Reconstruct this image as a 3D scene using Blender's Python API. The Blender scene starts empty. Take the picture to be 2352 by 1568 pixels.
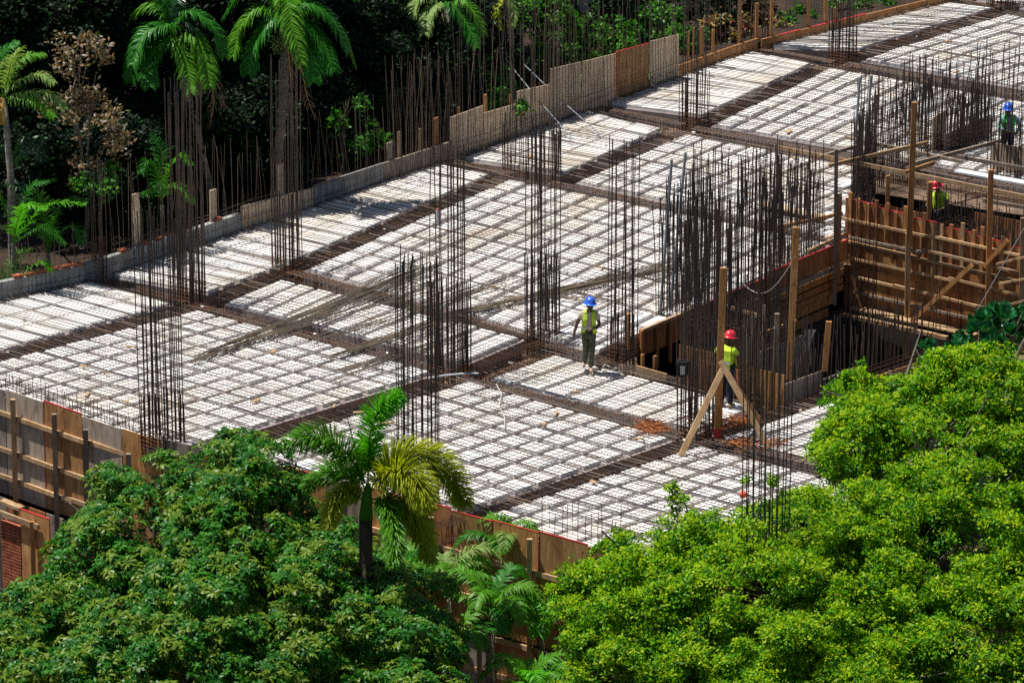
import bpy, bmesh, math, random
import numpy as np
from mathutils import Vector, Matrix, Quaternion
from mathutils.geometry import tessellate_polygon

random.seed(7)
RNG = np.random.default_rng(11)
SC = bpy.context.scene
COL = SC.collection

# ------------------------------------------------------------------ camera
FPX = 11500.0                     # focal length in pixels of a 2352 px wide picture
TH = math.radians(17.5)
CAMH = 35.26
cam_d = bpy.data.cameras.new('camera')
cam = bpy.data.objects.new('camera', cam_d)
COL.objects.link(cam)
cam.location = (0, 0, CAMH)
cam.rotation_euler = (math.radians(90) - TH, 0, 0)
cam_d.sensor_width = 36.0
cam_d.lens = 36.0 * FPX / 2352.0
cam_d.clip_start = 1.0
cam_d.clip_end = 3000.0
SC.camera = cam

# ------------------------------------------------------------------ sky and sun
SUN_EL = math.radians(68)
SX, SY = -0.954, 0.30             # horizontal direction towards the sun
W = bpy.data.worlds.new('World')
SC.world = W
W.use_nodes = True
nt = W.node_tree
bg = nt.nodes['Background']
sky = nt.nodes.new('ShaderNodeTexSky')
sky.sky_type = 'NISHITA'
sky.sun_disc = False
sky.sun_elevation = SUN_EL
sky.sun_rotation = math.atan2(SX, SY)
nt.links.new(sky.outputs[0], bg.inputs[0])
bg.inputs[1].default_value = 0.055
sd = bpy.data.lights.new('sun', 'SUN')
sd.energy = 5.0
sd.angle = math.radians(0.5)
sd.color = (1.0, 0.955, 0.88)
sun = bpy.data.objects.new('sun', sd)
COL.objects.link(sun)
to_sun = Vector((SX * math.cos(SUN_EL), SY * math.cos(SUN_EL), math.sin(SUN_EL)))
sun.rotation_euler = to_sun.to_track_quat('Z', 'Y').to_euler()
sun.location = (0, 60, 60)
SC.view_settings.view_transform = 'Standard'
SC.view_settings.look = 'None'
SC.view_settings.exposure = 0.5
SC.view_settings.gamma = 1.0
SC.view_settings.use_curve_mapping = False
SC.cycles.max_bounces = 5
SC.cycles.diffuse_bounces = 3
SC.cycles.transmission_bounces = 2
SC.cycles.use_denoising = False

# ------------------------------------------------------------------ helpers
def ray(px, py):
    c, s = math.cos(TH), math.sin(TH)
    v = -(py - 784.0) / FPX
    return Vector(((px - 1176.0) / FPX, c + v * s, -s + v * c))

def G(px, py, z=0.0):             # point of the level plane z seen there
    d = ray(px, py)
    t = (z - CAMH) / d.z
    return Vector((d.x * t, d.y * t, z))

def Q(px, py, Y):                 # point at the distance Y seen there
    d = ray(px, py)
    t = Y / d.y
    return Vector((d.x * t, Y, CAMH + d.z * t))

def proj(p):
    x, y, z = p[0], p[1], p[2] - CAMH
    c, s = math.cos(TH), math.sin(TH)
    zz = y * c - z * s
    yy = y * s + z * c
    return 1176 + FPX * x / zz, 784 - FPX * yy / zz

def tag(o, label=None, cat=None, group=None, kind=None):
    if label: o['label'] = label
    if cat: o['category'] = cat
    if group: o['group'] = group
    if kind: o['kind'] = kind
    return o

def empty(name, loc=(0, 0, 0), label=None, cat=None, group=None):
    o = bpy.data.objects.new(name, None)
    o.empty_display_size = 0.2
    COL.objects.link(o)
    o.location = loc
    return tag(o, label, cat, group)

class MB:
    """collects geometry in world space; build() links it as ONE mesh object"""
    def __init__(s):
        s.v = []; s.f = []; s.m = []
    def face(s, pts, mi=0):
        n = len(s.v)
        s.v += [tuple(p) for p in pts]
        s.f.append(tuple(range(n, n + len(pts)))); s.m.append(mi)
    def prism(s, poly, z0, z1, mi=0, mi_side=None, bev=0.0):
        """poly counter-clockwise list of (x, y)"""
        n = len(poly); b = len(s.v)
        if mi_side is None: mi_side = mi
        cx = sum(p[0] for p in poly) / n; cy = sum(p[1] for p in poly) / n
        rings = [(z0, 0), (z1 - bev, 0), (z1, bev)] if bev else [(z0, 0), (z1, 0)]
        for z, ins in rings:
            for p in poly:
                dx, dy = p[0] - cx, p[1] - cy
                L = math.hypot(dx, dy) or 1
                k = 1 - ins * 1.4 / L
                s.v.append((cx + dx * k, cy + dy * k, z))
        for r in range(len(rings) - 1):
            for i in range(n):
                j = (i + 1) % n
                s.f.append((b + r * n + i, b + r * n + j, b + (r + 1) * n + j, b + (r + 1) * n + i))
                s.m.append(mi_side)
        t = b + (len(rings) - 1) * n
        s.f.append(tuple(t + i for i in range(n))); s.m.append(mi)
        s.f.append(tuple(b + i for i in reversed(range(n)))); s.m.append(mi_side)
    def box(s, c, ax, ay, az, hx, hy, hz, mi=0):
        c = Vector(c); b = len(s.v)
        for sx in (-1, 1):
            for sy in (-1, 1):
                for sz in (-1, 1):
                    s.v.append(tuple(c + ax * (hx * sx) + ay * (hy * sy) + az * (hz * sz)))
        for q in ((0, 1, 3, 2), (4, 6, 7, 5), (0, 4, 5, 1), (2, 3, 7, 6), (0, 2, 6, 4), (1, 5, 7, 3)):
            s.f.append(tuple(b + i for i in q)); s.m.append(mi)
    def beam(s, a, b, w, h, up=Vector((0, 0, 1)), mi=0):
        """lumber of width w (sideways) and height h (along up) from a to b"""
        a = Vector(a); b = Vector(b); d = (b - a); L = d.length; d = d / L
        if abs(d.dot(up)) > 0.95: up = Vector((0.5, 0.86, 0))
        sd_ = d.cross(up).normalized(); u = sd_.cross(d).normalized()
        s.box((a + b) / 2, d, sd_, u, L / 2, w / 2, h / 2, mi)
    def tube(s, pts, r, n=4, mi=0, cap=True, ph=0.0):
        pts = [Vector(p) for p in pts]; m = len(pts); b = len(s.v)
        rr = r if hasattr(r, '__len__') else [r] * m
        d0 = (pts[-1] - pts[0]).normalized()
        ref = Vector((0, 0, 1)) if abs(d0.z) < 0.8 else Vector((1, 0, 0))
        for i, p in enumerate(pts):
            d = (pts[min(i + 1, m - 1)] - pts[max(i - 1, 0)]).normalized()
            u = d.cross(ref).normalized(); w = u.cross(d)
            for k in range(n):
                a = 2 * math.pi * k / n + ph
                s.v.append(tuple(p + u * (math.cos(a) * rr[i]) + w * (math.sin(a) * rr[i])))
        for i in range(m - 1):
            for k in range(n):
                k2 = (k + 1) % n
                s.f.append((b + i * n + k, b + i * n + k2, b + (i + 1) * n + k2, b + (i + 1) * n + k)); s.m.append(mi)
        if cap:
            s.f.append(tuple(b + k for k in reversed(range(n)))); s.m.append(mi)
            s.f.append(tuple(b + (m - 1) * n + k for k in range(n))); s.m.append(mi)
    def build(s, name, mats, parent=None, origin=None, smooth=False):
        if not isinstance(mats, (list, tuple)): mats = [mats]
        if origin is None:
            if parent is not None: origin = (0, 0, 0)
            else:
                a = np.array(s.v); origin = (float(a[:, 0].mean()), float(a[:, 1].mean()), float(a[:, 2].min()))
        o3 = Vector(origin) if parent is None else Vector(parent.get('_w', parent.location))
        me = bpy.data.meshes.new(name)
        me.from_pydata([(v[0] - o3.x, v[1] - o3.y, v[2] - o3.z) for v in s.v], [], s.f)
        for m in mats: me.materials.append(m)
        if len(mats) > 1: me.polygons.foreach_set('material_index', s.m)
        if smooth: me.polygons.foreach_set('use_smooth', [True] * len(s.f))
        me.update()
        o = bpy.data.objects.new(name, me)
        COL.objects.link(o)
        if parent is None: o.location = o3
        else: o.parent = parent
        return o
# children are written in world space: their parent's location is subtracted; grandchildren
# hang under a mesh child whose own location is 0, so they subtract the root's location
def root_of(o):
    while o.parent: o = o.parent
    return o
def sub(mb, name, mats, parent, smooth=False):
    """mesh under parent (any level), geometry given in world space"""
    r = root_of(parent)
    if not isinstance(mats, (list, tuple)): mats = [mats]
    me = bpy.data.meshes.new(name)
    L = r.location
    me.from_pydata([(v[0] - L.x, v[1] - L.y, v[2] - L.z) for v in mb.v], [], mb.f)
    for m in mats: me.materials.append(m)
    if len(mats) > 1: me.polygons.foreach_set('material_index', mb.m)
    if smooth: me.polygons.foreach_set('use_smooth', [True] * len(mb.f))
    me.update()
    o = bpy.data.objects.new(name, me)
    COL.objects.link(o); o.parent = parent
    return o

# ------------------------------------------------------------------ materials
def newmat(name):
    m = bpy.data.materials.new(name); m.use_nodes = True
    return m, m.node_tree, m.node_tree.nodes['Principled BSDF']
def ramp(nt, stops, src):
    r = nt.nodes.new('ShaderNodeValToRGB')
    e = r.color_ramp.elements
    while len(e) < len(stops): e.new(0.5)
    for i, (p, c) in enumerate(stops):
        e[i].position = p; e[i].color = (c[0], c[1], c[2], 1)
    nt.links.new(src, r.inputs[0])
    return r
def noise(nt, scale, detail=3, rough=0.6, vec=None, dist=0.0):
    n = nt.nodes.new('ShaderNodeTexNoise')
    n.inputs['Scale'].default_value = scale; n.inputs['Detail'].default_value = detail
    n.inputs['Roughness'].default_value = rough; n.inputs['Distortion'].default_value = dist
    if vec is not None: nt.links.new(vec, n.inputs['Vector'])
    return n
def coords(nt, scale=(1, 1, 1), kind='geo', rand=False):
    if kind == 'geo':
        g = nt.nodes.new('ShaderNodeNewGeometry').outputs['Position']
    else:
        g = nt.nodes.new('ShaderNodeTexCoord').outputs['Object']
    mp = nt.nodes.new('ShaderNodeMapping'); mp.inputs['Scale'].default_value = scale
    nt.links.new(g, mp.inputs['Vector'])
    if rand:
        oi = nt.nodes.new('ShaderNodeObjectInfo')
        mu = nt.nodes.new('ShaderNodeMath'); mu.operation = 'MULTIPLY'; mu.inputs[1].default_value = 37.0
        nt.links.new(oi.outputs['Random'], mu.inputs[0])
        cx = nt.nodes.new('ShaderNodeCombineXYZ')
        for k in range(3): nt.links.new(mu.outputs[0], cx.inputs[k])
        nt.links.new(cx.outputs[0], mp.inputs['Location'])
    return mp.outputs[0]
def mix(nt, a, b, fac, mode='MIX'):
    m = nt.nodes.new('ShaderNodeMix'); m.data_type = 'RGBA'; m.blend_type = mode
    for sock, val in ((6, a), (7, b), (0, fac)):
        if hasattr(val, 'is_linked'): nt.links.new(val, m.inputs[sock])
        elif sock == 0: m.inputs[0].default_value = val
        else: m.inputs[sock].default_value = (*val, 1)
    return m.outputs[2]
def bump(nt, p, h, s=0.3, d=0.02):
    b = nt.nodes.new('ShaderNodeBump'); b.inputs['Strength'].default_value = s; b.inputs['Distance'].default_value = d
    nt.links.new(h, b.inputs['Height']); nt.links.new(b.outputs[0], p.inputs['Normal'])
def setv(p, rough=0.8, spec=0.3, metal=0.0):
    p.inputs['Roughness'].default_value = rough
    p.inputs['Specular IOR Level'].default_value = spec
    p.inputs['Metallic'].default_value = metal

def noisy(name, c1, c2, scale=4, rough=0.8, spec=0.25, metal=0, kind='geo', sc=(1, 1, 1), rand=False, bstr=0.0, lo=0.35, hi=0.65, detail=4):
    m, nt, p = newmat(name)
    v = coords(nt, sc, kind, rand)
    n = noise(nt, scale, detail, 0.65, v)
    r = ramp(nt, [(lo, c1), (hi, c2)], n.outputs[0])
    nt.links.new(r.outputs[0], p.inputs['Base Color'])
    setv(p, rough, spec, metal)
    if bstr: bump(nt, p, n.outputs[0], bstr)
    return m

def foam_material():
    m, nt, p = newmat('dusty_foam')
    v = coords(nt)
    big = noise(nt, 0.35, 5, 0.6, v)
    tint = ramp(nt, [(0.44, (0.76, 0.755, 0.75)), (0.58, (0.72, 0.69, 0.64)), (0.74, (0.60, 0.50, 0.39))], big.outputs[0])
    med = noise(nt, 3.0, 5, 0.7, v)
    st = ramp(nt, [(0.56, (0, 0, 0)), (0.74, (0.55, 0.55, 0.55))], med.outputs[0])
    c = mix(nt, tint.outputs[0], (0.45, 0.31, 0.2), st.outputs[0])
    sm = noise(nt, 22, 3, 0.7, v)
    st2 = ramp(nt, [(0.60, (0, 0, 0)), (0.72, (0.5, 0.5, 0.5))], sm.outputs[0])
    c = mix(nt, c, (0.30, 0.2, 0.14), st2.outputs[0])
    oi = nt.nodes.new('ShaderNodeObjectInfo')
    nt.links.new(c, p.inputs['Base Color'])
    setv(p, 0.85, 0.2)
    bump(nt, p, sm.outputs[0], 0.5, 0.02)
    return m

def plywood(name, c1, c2, c3, kind='obj'):
    m, nt, p = newmat(name)
    v = coords(nt, (2.2, 2.2, 0.5), 'obj', True)
    n = noise(nt, 1.6, 6, 0.6, v, 1.2)
    r = ramp(nt, [(0.30, c1), (0.5, c2), (0.70, c3)], n.outputs[0])
    v2 = coords(nt, (14, 14, 0.8), 'obj', True)
    g = noise(nt, 4, 3, 0.6, v2)
    r2 = ramp(nt, [(0.35, (0.62, 0.6, 0.58)), (0.65, (1.1, 1.1, 1.1))], g.outputs[0])
    c = mix(nt, r.outputs[0], r2.outputs[0], 1.0, 'MULTIPLY')
    oi = nt.nodes.new('ShaderNodeObjectInfo')
    rr = ramp(nt, [(0.0, (0.72, 0.72, 0.75)), (1.0, (1.15, 1.1, 1.02))], oi.outputs['Random'])
    c = mix(nt, c, rr.outputs[0], 1.0, 'MULTIPLY')
    v3 = coords(nt, (1, 1, 1), 'obj', True)
    k = noise(nt, 9, 2, 0.5, v3)
    kk = ramp(nt, [(0.69, (0, 0, 0)), (0.73, (0.8, 0.8, 0.8))], k.outputs[0])
    c = mix(nt, c, (0.05, 0.03, 0.02), kk.outputs[0])
    nt.links.new(c, p.inputs['Base Color'])
    setv(p, 0.75, 0.3)
    bump(nt, p, g.outputs[0], 0.1, 0.004)
    return m

def leafmat(name, col, rough=0.45, trans=0.25, spec=0.5, tcol=None):
    m = bpy.data.materials.new(name); m.use_nodes = True
    nt = m.node_tree; p = nt.nodes['Principled BSDF']; out = nt.nodes['Material Output']
    p.inputs['Base Color'].default_value = (*col, 1); setv(p, rough, spec)
    t = nt.nodes.new('ShaderNodeBsdfTranslucent')
    tc = tcol or (min(1, col[0] * 1.6), min(1, col[1] * 1.7), col[2] * 0.6)
    t.inputs[0].default_value = (*tc, 1)
    mx = nt.nodes.new('ShaderNodeMixShader'); mx.inputs[0].default_value = trans
    nt.links.new(p.outputs[0], mx.inputs[1]); nt.links.new(t.outputs[0], mx.inputs[2])
    nt.links.new(mx.outputs[0], out.inputs[0])
    return m

M = {}
M['foam'] = foam_material()
M['rebar'] = noisy('weathered_rebar', (0.04, 0.038, 0.038), (0.13, 0.085, 0.055), 1.3, 0.55, 0.4, 0.1)
M['rebar_dark'] = noisy('dark_rebar', (0.02, 0.02, 0.024), (0.075, 0.05, 0.038), 0.9, 0.5, 0.45, 0.3)
M['rebar_new'] = noisy('brown_rebar', (0.10, 0.085, 0.065), (0.24, 0.185, 0.125), 1.1, 0.6, 0.3, 0.2)
M['rust'] = noisy('rusty_steel', (0.06, 0.026, 0.014), (0.20, 0.08, 0.035), 5, 0.85, 0.2)
M['rust_bright'] = noisy('bright_rust', (0.22, 0.07, 0.025), (0.42, 0.15, 0.05), 5, 0.85, 0.2)
M['rust_dark'] = noisy('dark_rusty_steel', (0.035, 0.022, 0.016), (0.11, 0.055, 0.032), 4, 0.85, 0.2)
M['deck'] = noisy('dusty_deck_boards', (0.20, 0.165, 0.16), (0.30, 0.26, 0.25), 2.5, 0.85)
M['trench'] = noisy('trench_boards', (0.07, 0.045, 0.032), (0.22, 0.145, 0.10), 3.0, 0.85, bstr=0.3)
M['ply'] = plywood('orange_plywood', (0.26, 0.12, 0.045), (0.46, 0.24, 0.09), (0.56, 0.33, 0.15))
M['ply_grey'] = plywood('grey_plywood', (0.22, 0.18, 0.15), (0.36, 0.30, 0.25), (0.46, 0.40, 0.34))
M['ply_tan'] = plywood('tan_plywood', (0.55, 0.40, 0.26), (0.72, 0.56, 0.40), (0.80, 0.66, 0.50))
M['ply_red'] = plywood('reddish_plywood', (0.20, 0.07, 0.03), (0.38, 0.16, 0.06), (0.48, 0.25, 0.11))
M['redpaint'] = noisy('red_edge_paint', (0.45, 0.03, 0.03), (0.6, 0.05, 0.05), 5, 0.6)
M['lumber'] = plywood('tan_lumber', (0.36, 0.22, 0.11), (0.50, 0.33, 0.18), (0.60, 0.43, 0.26))
M['lumber_or'] = plywood('orange_lumber', (0.34, 0.15, 0.05), (0.48, 0.23, 0.08), (0.56, 0.31, 0.13))
M['lumber_grey'] = plywood('grey_lumber', (0.22, 0.17, 0.13), (0.34, 0.27, 0.21), (0.44, 0.37, 0.30))
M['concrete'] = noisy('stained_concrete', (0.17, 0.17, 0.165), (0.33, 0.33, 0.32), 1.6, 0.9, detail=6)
M['brick'] = noisy('red_brick', (0.20, 0.05, 0.03), (0.42, 0.14, 0.07), 6, 0.9, bstr=0.3)
M['soil'] = noisy('garden_soil', (0.012, 0.008, 0.005), (0.045, 0.026, 0.016), 1.2, 0.95, bstr=0.4)
M['ground'] = noisy('earth', (0.03, 0.022, 0.014), (0.07, 0.05, 0.03), 0.6, 0.95)
M['pitdark'] = noisy('dark_pit_concrete', (0.03, 0.028, 0.026), (0.07, 0.06, 0.05), 1.0, 0.9)  # concrete inside the pit and well drawn in a darker tone
M['pvc'] = noisy('grey_plastic_pipe', (0.22, 0.24, 0.27), (0.30, 0.32, 0.35), 2, 0.4, 0.5)
M['pvc_white'] = noisy('white_plastic_pipe', (0.55, 0.55, 0.56), (0.7, 0.7, 0.7), 2, 0.4, 0.5)
M['bark'] = noisy('grey_bark', (0.06, 0.05, 0.04), (0.22, 0.19, 0.15), 5, 0.9, sc=(1, 1, 3), bstr=0.4)
M['bark_dark'] = noisy('brown_bark', (0.035, 0.025, 0.018), (0.10, 0.075, 0.05), 4, 0.9, bstr=0.4)
M['palmtrunk'] = noisy('ringed_palm_trunk', (0.10, 0.09, 0.07), (0.30, 0.27, 0.22), 3, 0.9, sc=(0.3, 0.3, 4))
M['crownshaft'] = noisy('orange_palm_crownshaft', (0.35, 0.16, 0.03), (0.5, 0.32, 0.08), 2, 0.6)
M['wallpaint'] = noisy('ochre_house_wall', (0.55, 0.38, 0.16), (0.65, 0.47, 0.22), 1, 0.85)
M['greywall'] = noisy('grey_house_wall', (0.22, 0.22, 0.23), (0.36, 0.36, 0.36), 0.7, 0.85)
M['redthing'] = noisy('red_painted_wood', (0.42, 0.05, 0.03), (0.6, 0.12, 0.07), 2, 0.7)
M['wire'] = noisy('pale_cable', (0.45, 0.42, 0.36), (0.55, 0.5, 0.45), 3, 0.6)
M['cloth'] = noisy('checked_cloth', (0.3, 0.28, 0.3), (0.5, 0.45, 0.45), 30, 0.9)
M['plastic'] = noisy('pale_plastic_bag', (0.6, 0.6, 0.62), (0.75, 0.74, 0.72), 5, 0.35, 0.5)
M['blackbag'] = noisy('black_cloth', (0.01, 0.01, 0.012), (0.03, 0.03, 0.035), 5, 0.8)
# ================================================================== THE SITE
UPV = Vector((0, 0, 1))
FRONT = [(-700, 668), (0, 902), (333, 1013), (844, 1131), (1238, 1236), (1411, 1283), (2300, 1525)]
BACKW = [(-500, 806), (0, 688), (204, 646), (523, 540), (925, 402), (1060, 356), (1350, 252), (1724, 115), (2180, 4), (2500, -90), (3300, -260)]
PIT = [(1464, 764), (1945, 563), (2620, 705), (2140, 818), (1800, 926), (1745, 935), (1640, 898), (1460, 846)]
WELL = [(1972, 536), (2012, 402), (2750, 510), (2650, 672)]

def flat(poly, z=0.0): return [G(x, y, z) for x, y in poly]
def ccw(poly):
    a = sum(poly[i][0] * poly[(i + 1) % len(poly)][1] - poly[(i + 1) % len(poly)][0] * poly[i][1] for i in range(len(poly)))
    return poly if a > 0 else poly[::-1]

# ground sheet, back terrace
mb = MB()
mb.face([(-700, -200, -6.2), (700, -200, -6.2), (700, 1500, -6.2), (-700, 1500, -6.2)])
tag(mb.build('ground', M['ground']), kind='structure')
mb = MB()
bl = [G(x, y) for x, y in BACKW]
N = 44
ys = []
for i in range(len(bl) - 1):
    a, b = bl[i], bl[i + 1]
    n = Vector((-(b.y - a.y), (b.x - a.x), 0)).normalized()
    a2 = a + n * 0.22; b2 = b + n * 0.22
    rows = [0, 4, 9, 16, 30, 60, 140, 400]
    for k in range(len(rows) - 1):
        def zz(d): return 0.12 if d < 10 else 0.12 + (d - 10) * 0.01
        fa = Vector((-0.35, 0.94, 0))
        mb.face([a2 + fa * rows[k] + UPV * zz(rows[k]), b2 + fa * rows[k] + UPV * zz(rows[k]),
                 b2 + fa * rows[k + 1] + UPV * zz(rows[k + 1]), a2 + fa * rows[k + 1] + UPV * zz(rows[k + 1])])
    mb.face([a2 + UPV * 0.12, b2 + UPV * 0.12, b2 - UPV * 6.2, a2 - UPV * 6.2])
tag(mb.build('garden_ground', M['soil']), kind='structure')

# sheet at the bottom of the beam trenches, with holes for the pit and the stair well
outer = [(-700, 845)] + BACKW[1:-1] + [(3300, -200), (3300, 300), (2500, 1400)] + FRONT[::-1]
outer3 = flat(outer, -0.50)
polys = [[Vector((p.x, p.y, 0)) for p in outer3]]
for h in (PIT, WELL): polys.append([Vector((p.x, p.y, 0)) for p in flat(h, 0.0)])
tris = tessellate_polygon(polys)
allp = [p for pl in polys for p in pl]
mb = MB()
for t in tris:
    q = [allp[i] for i in t]
    mb.face([(p.x, p.y, -0.50) for p in ccw([tuple(p) for p in q]) for p in [Vector(p)]])
slab = mb.build('floor_deck', M['trench'])
tag(slab, kind='structure')

# bays: four picture corners (back-left, +V, +U, far), cells along V and U, kind of ribs
BAYS = [
    ((-250, 755), (-45, 812), (207, 645), (395, 693), 3, 9, 'v'),
    ((257, 629), (474, 668), (465, 558), (650, 604), 3, 5, 'v'),
    ((468, 556), (664, 599), (1008, 372), (1126, 397), 3, 11, 'v'),
    ((1064, 360), (1292, 396), (1352, 253), (1519, 293), 3, 6, 'v'),
    ((1398, 235), (1612, 262), (1726, 115), (1867, 141), 3, 7, 'v'),
    ((1772, 105), (1972, 109), (2185, 5), (2280, 17), 3, 7, 'v'),
    ((2240, -5), (2345, 8), (2600, -95), (2720, -80), 3, 7, 'v'),
    ((-350, 917), (185, 1100), (452, 709), (1000, 850), 10, 15, 'w'),
    ((519, 691), (1070, 827), (640, 639), (1196, 774), 4, 0, 'u'),
    ((704, 613), (1400, 811), (1172, 409), (1905, 556), 15, 10, 'w'),
    ((1130, 863), (1600, 985), (1268, 812), (1738, 934), 8, 3, 'u8'),
    ((450, 1058), (910, 1225), (1078, 872), (1545, 1002), 9, 12, 'w'),
    ((1000, 1215), (1480, 1365), (1606, 1020), (2120, 1150), 9, 12, 'w'),
    ((1655, 1003), (1900, 1062), (2150, 835), (2395, 890), 5, 3, 'u8'),
    ((1325, 413), (1905, 543), (1573, 306), (2187, 425), 12, 6, 'w'),
    ((1637, 283), (2430, 423), (1907, 153), (2700, 292), 17, 6, 'w'),
    ((1980, 134), (2700, 258), (2312, 29), (3040, 140), 16, 7, 'w'),
    ((2345, 13), (3040, 130), (2620, -95), (3300, 10), 14, 7, 'w'),
]
BAYNAME = ['left end bay by the grey wall', 'short bay beside the stirrup post', 'tree shaded bay along the grey wall', 'bay below the tall tan boards',
           'far bay behind the tall tan boards', 'far bay by the orange edge board', 'farthest corner bay',
           'large left bay behind the plywood fence', 'narrow bay crossed by the loose bars', 'central bay with the long bars',
           'bay under the walking man', 'front bay behind the foxtail palm', 'front bay above the plywood fence',
           'bay right of the braced post', 'bay left of the timber frame', 'far right bay with the white pipe', 'top right bay', 'top right corner bay']

def line_y(line, x):
    for i in range(len(line) - 1):
        if line[i][0] <= x <= line[i + 1][0]:
            t = (x - line[i][0]) / (line[i + 1][0] - line[i][0])
            return line[i][1] + t * (line[i + 1][1] - line[i][1])
    return line[-1][1]

def clip_half(poly, a, b):
    """keep the part of poly (2-D tuples) left of the line a->b"""
    out = []
    def sd(p): return (b[0] - a[0]) * (p[1] - a[1]) - (b[1] - a[1]) * (p[0] - a[0])
    for i in range(len(poly)):
        p, q = poly[i], poly[(i + 1) % len(poly)]
        sp, sq = sd(p), sd(q)
        if sp >= 0: out.append(p)
        if sp * sq < 0:
            t = sp / (sp - sq)
            out.append((p[0] + (q[0] - p[0]) * t, p[1] + (q[1] - p[1]) * t))
    return out
FR3 = [G(x, y, 0) for x, y in FRONT]
def clip_site(poly):
    """cut a level polygon at the front fence and at the pit edges"""
    cx = sum(p[0] for p in poly) / len(poly)
    for i in range(len(FR3) - 1):
        a, b = FR3[i], FR3[i + 1]
        if a.x - 0.6 <= cx <= b.x + 0.6:
            d = (b - a).normalized(); n = Vector((-d.y, d.x, 0)) * 0.12
            poly = clip_half(poly, a + n, b + n)
            if len(poly) < 3: return []
    return poly
def area(poly):
    return abs(sum(poly[i][0] * poly[(i + 1) % len(poly)][1] - poly[(i + 1) % len(poly)][0] * poly[i][1] for i in range(len(poly)))) / 2
def inside(p, poly):
    r = False; n = len(poly)
    for i in range(n):
        x1, y1 = poly[i][0], poly[i][1]; x2, y2 = poly[(i + 1) % n][0], poly[(i + 1) % n][1]
        if (y1 > p[1]) != (y2 > p[1]) and p[0] < (x2 - x1) * (p[1] - y1) / (y2 - y1) + x1: r = not r
    return r
PIT3 = flat(PIT, 0); WELL3 = flat(WELL, 0)
def in_hole(p): return inside(p, PIT3) or inside(p, WELL3)
pa, pb = G(1464, 764), G(1945, 563)          # pit's left edge: keep the slab side
def clip_pit(poly, i):
    if i == 9: poly = clip_half(poly, pb + (pb - pa) * 0.0, pa) if False else clip_half(poly, *( (pa, pb) ))
    if i == 14:
        a, b = G(1938, 580), G(1962, 380)
        poly = clip_half(poly, a, b)
    return poly

ZD = -0.11        # top of the deck under the ribs
blocks = []       # (area on screen, polygon, z top, bay)
bays3 = []
for bi, (p00, p10, p01, p11, ns, ntt, kind) in enumerate(BAYS):
    A, B, C, D = [G(*p) for p in (p00, p10, p01, p11)]
    def S(s, t, A=A, B=B, C=C, D=D):
        return A * (1 - s) * (1 - t) + B * s * (1 - t) + C * (1 - s) * t + D * s * t
    bays3.append((A, B, C, D, S))
    # platform
    pl = [(S(s, t).x, S(s, t).y) for s, t in ((-0.005, -0.005), (1.005, -0.005), (1.005, 1.005), (-0.005, 1.005))]
    pl = ccw(pl)
    # convex cut by each front segment near it
    for k in range(len(FR3) - 1):
        if bi in (7, 11, 12): 
            d = (FR3[k + 1] - FR3[k])
            # front outline is nearly convex: cut with segments the bay really meets
            xs = [p[0] for p in pl]
            if FR3[k].x < max(xs) and FR3[k + 1].x > min(xs) and not (bi == 7 and k != 1) and not (bi == 11 and k != 2) and not (bi == 12 and k not in (4, 5)):
                pl = clip_half(pl, FR3[k], FR3[k + 1])
    pl = clip_pit(pl, bi)
    mb = MB(); mb.prism(pl, -0.498, ZD, 0)
    tag(mb.build('deck_platform', M['deck']), kind='structure')
    LV = ((B - A).length + (D - C).length) / 2; LU = ((C - A).length + (D - B).length) / 2
    cells = []
    if kind == 'v':       # ribs run along V; strips are cut into foam boards by tight joints
        g = 0.15 / LU / 2
        for j in range(ntt):
            for i in range(ns):
                cells.append((i / ns + 0.004, (i + 1) / ns - 0.004, j / ntt + g, (j + 1) / ntt - g))
    elif kind == 'u':     # ribs along U
        n = 12; g = 0.14 / LV / 2
        for i in range(n):
            for j in range(2): cells.append((i / n + g, (i + 1) / n - g, j / 2 + 0.004, (j + 1) / 2 - 0.004))
    elif kind == 'u8':
        n = ns; g = 0.15 / LV / 2
        for i in range(n):
            for j in range(ntt): cells.append((i / n + g, (i + 1) / n - g, j / ntt + 0.004, (j + 1) / ntt - 0.004))
    else:
        gu = 0.17 / LU / 2; gv = 0.16 / LV / 2
        for i in range(ns):
            for j in range(ntt):
                cells.append((i / ns + gv, (i + 1) / ns - gv, j / ntt + gu, (j + 1) / ntt - gu))
    for (s0, s1, t0, t1) in cells:
        c = S((s0 + s1) / 2, (t0 + t1) / 2)
        js = random.uniform(-1, 1) * 0.015; jt = random.uniform(-1, 1) * 0.015
        rot = random.gauss(0, 0.012)
        q = []
        for s, t in ((s0, t0), (s1, t0), (s1, t1), (s0, t1)):
            p = S(s, t); dx, dy = p.x - c.x, p.y - c.y
            q.append((c.x + dx * math.cos(rot) - dy * math.sin(rot) + js + random.gauss(0, .006), c.y + dx * math.sin(rot) + dy * math.cos(rot) + jt + random.gauss(0, .006)))
        q = ccw(q)
        if bi in (7, 11, 12): q = clip_site(q)
        if len(q) >= 3: q = clip_pit(q, bi)
        if len(q) < 3 or area(q) < 0.03: continue
        cc = (sum(p[0] for p in q) / len(q), sum(p[1] for p in q) / len(q), 0)
        if in_hole(cc): continue
        u, v = proj(cc)
        if not (-60 < u < 2412 and -60 < v < 1500): continue
        zt = random.gauss(-0.010, 0.006)
        vis = area([proj((p[0], p[1], 0)) for p in q]) if (0 < u < 2352 and 0 < v < 1400) else 0
        if v > 850 and u > 1900: vis *= 0.02          # behind the tree
        if v > 1030 and u < 1050: vis *= 0.3
        blocks.append((vis, q, zt, bi))
blocks.sort(key=lambda b: -b[0])
rest = MB()
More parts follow.
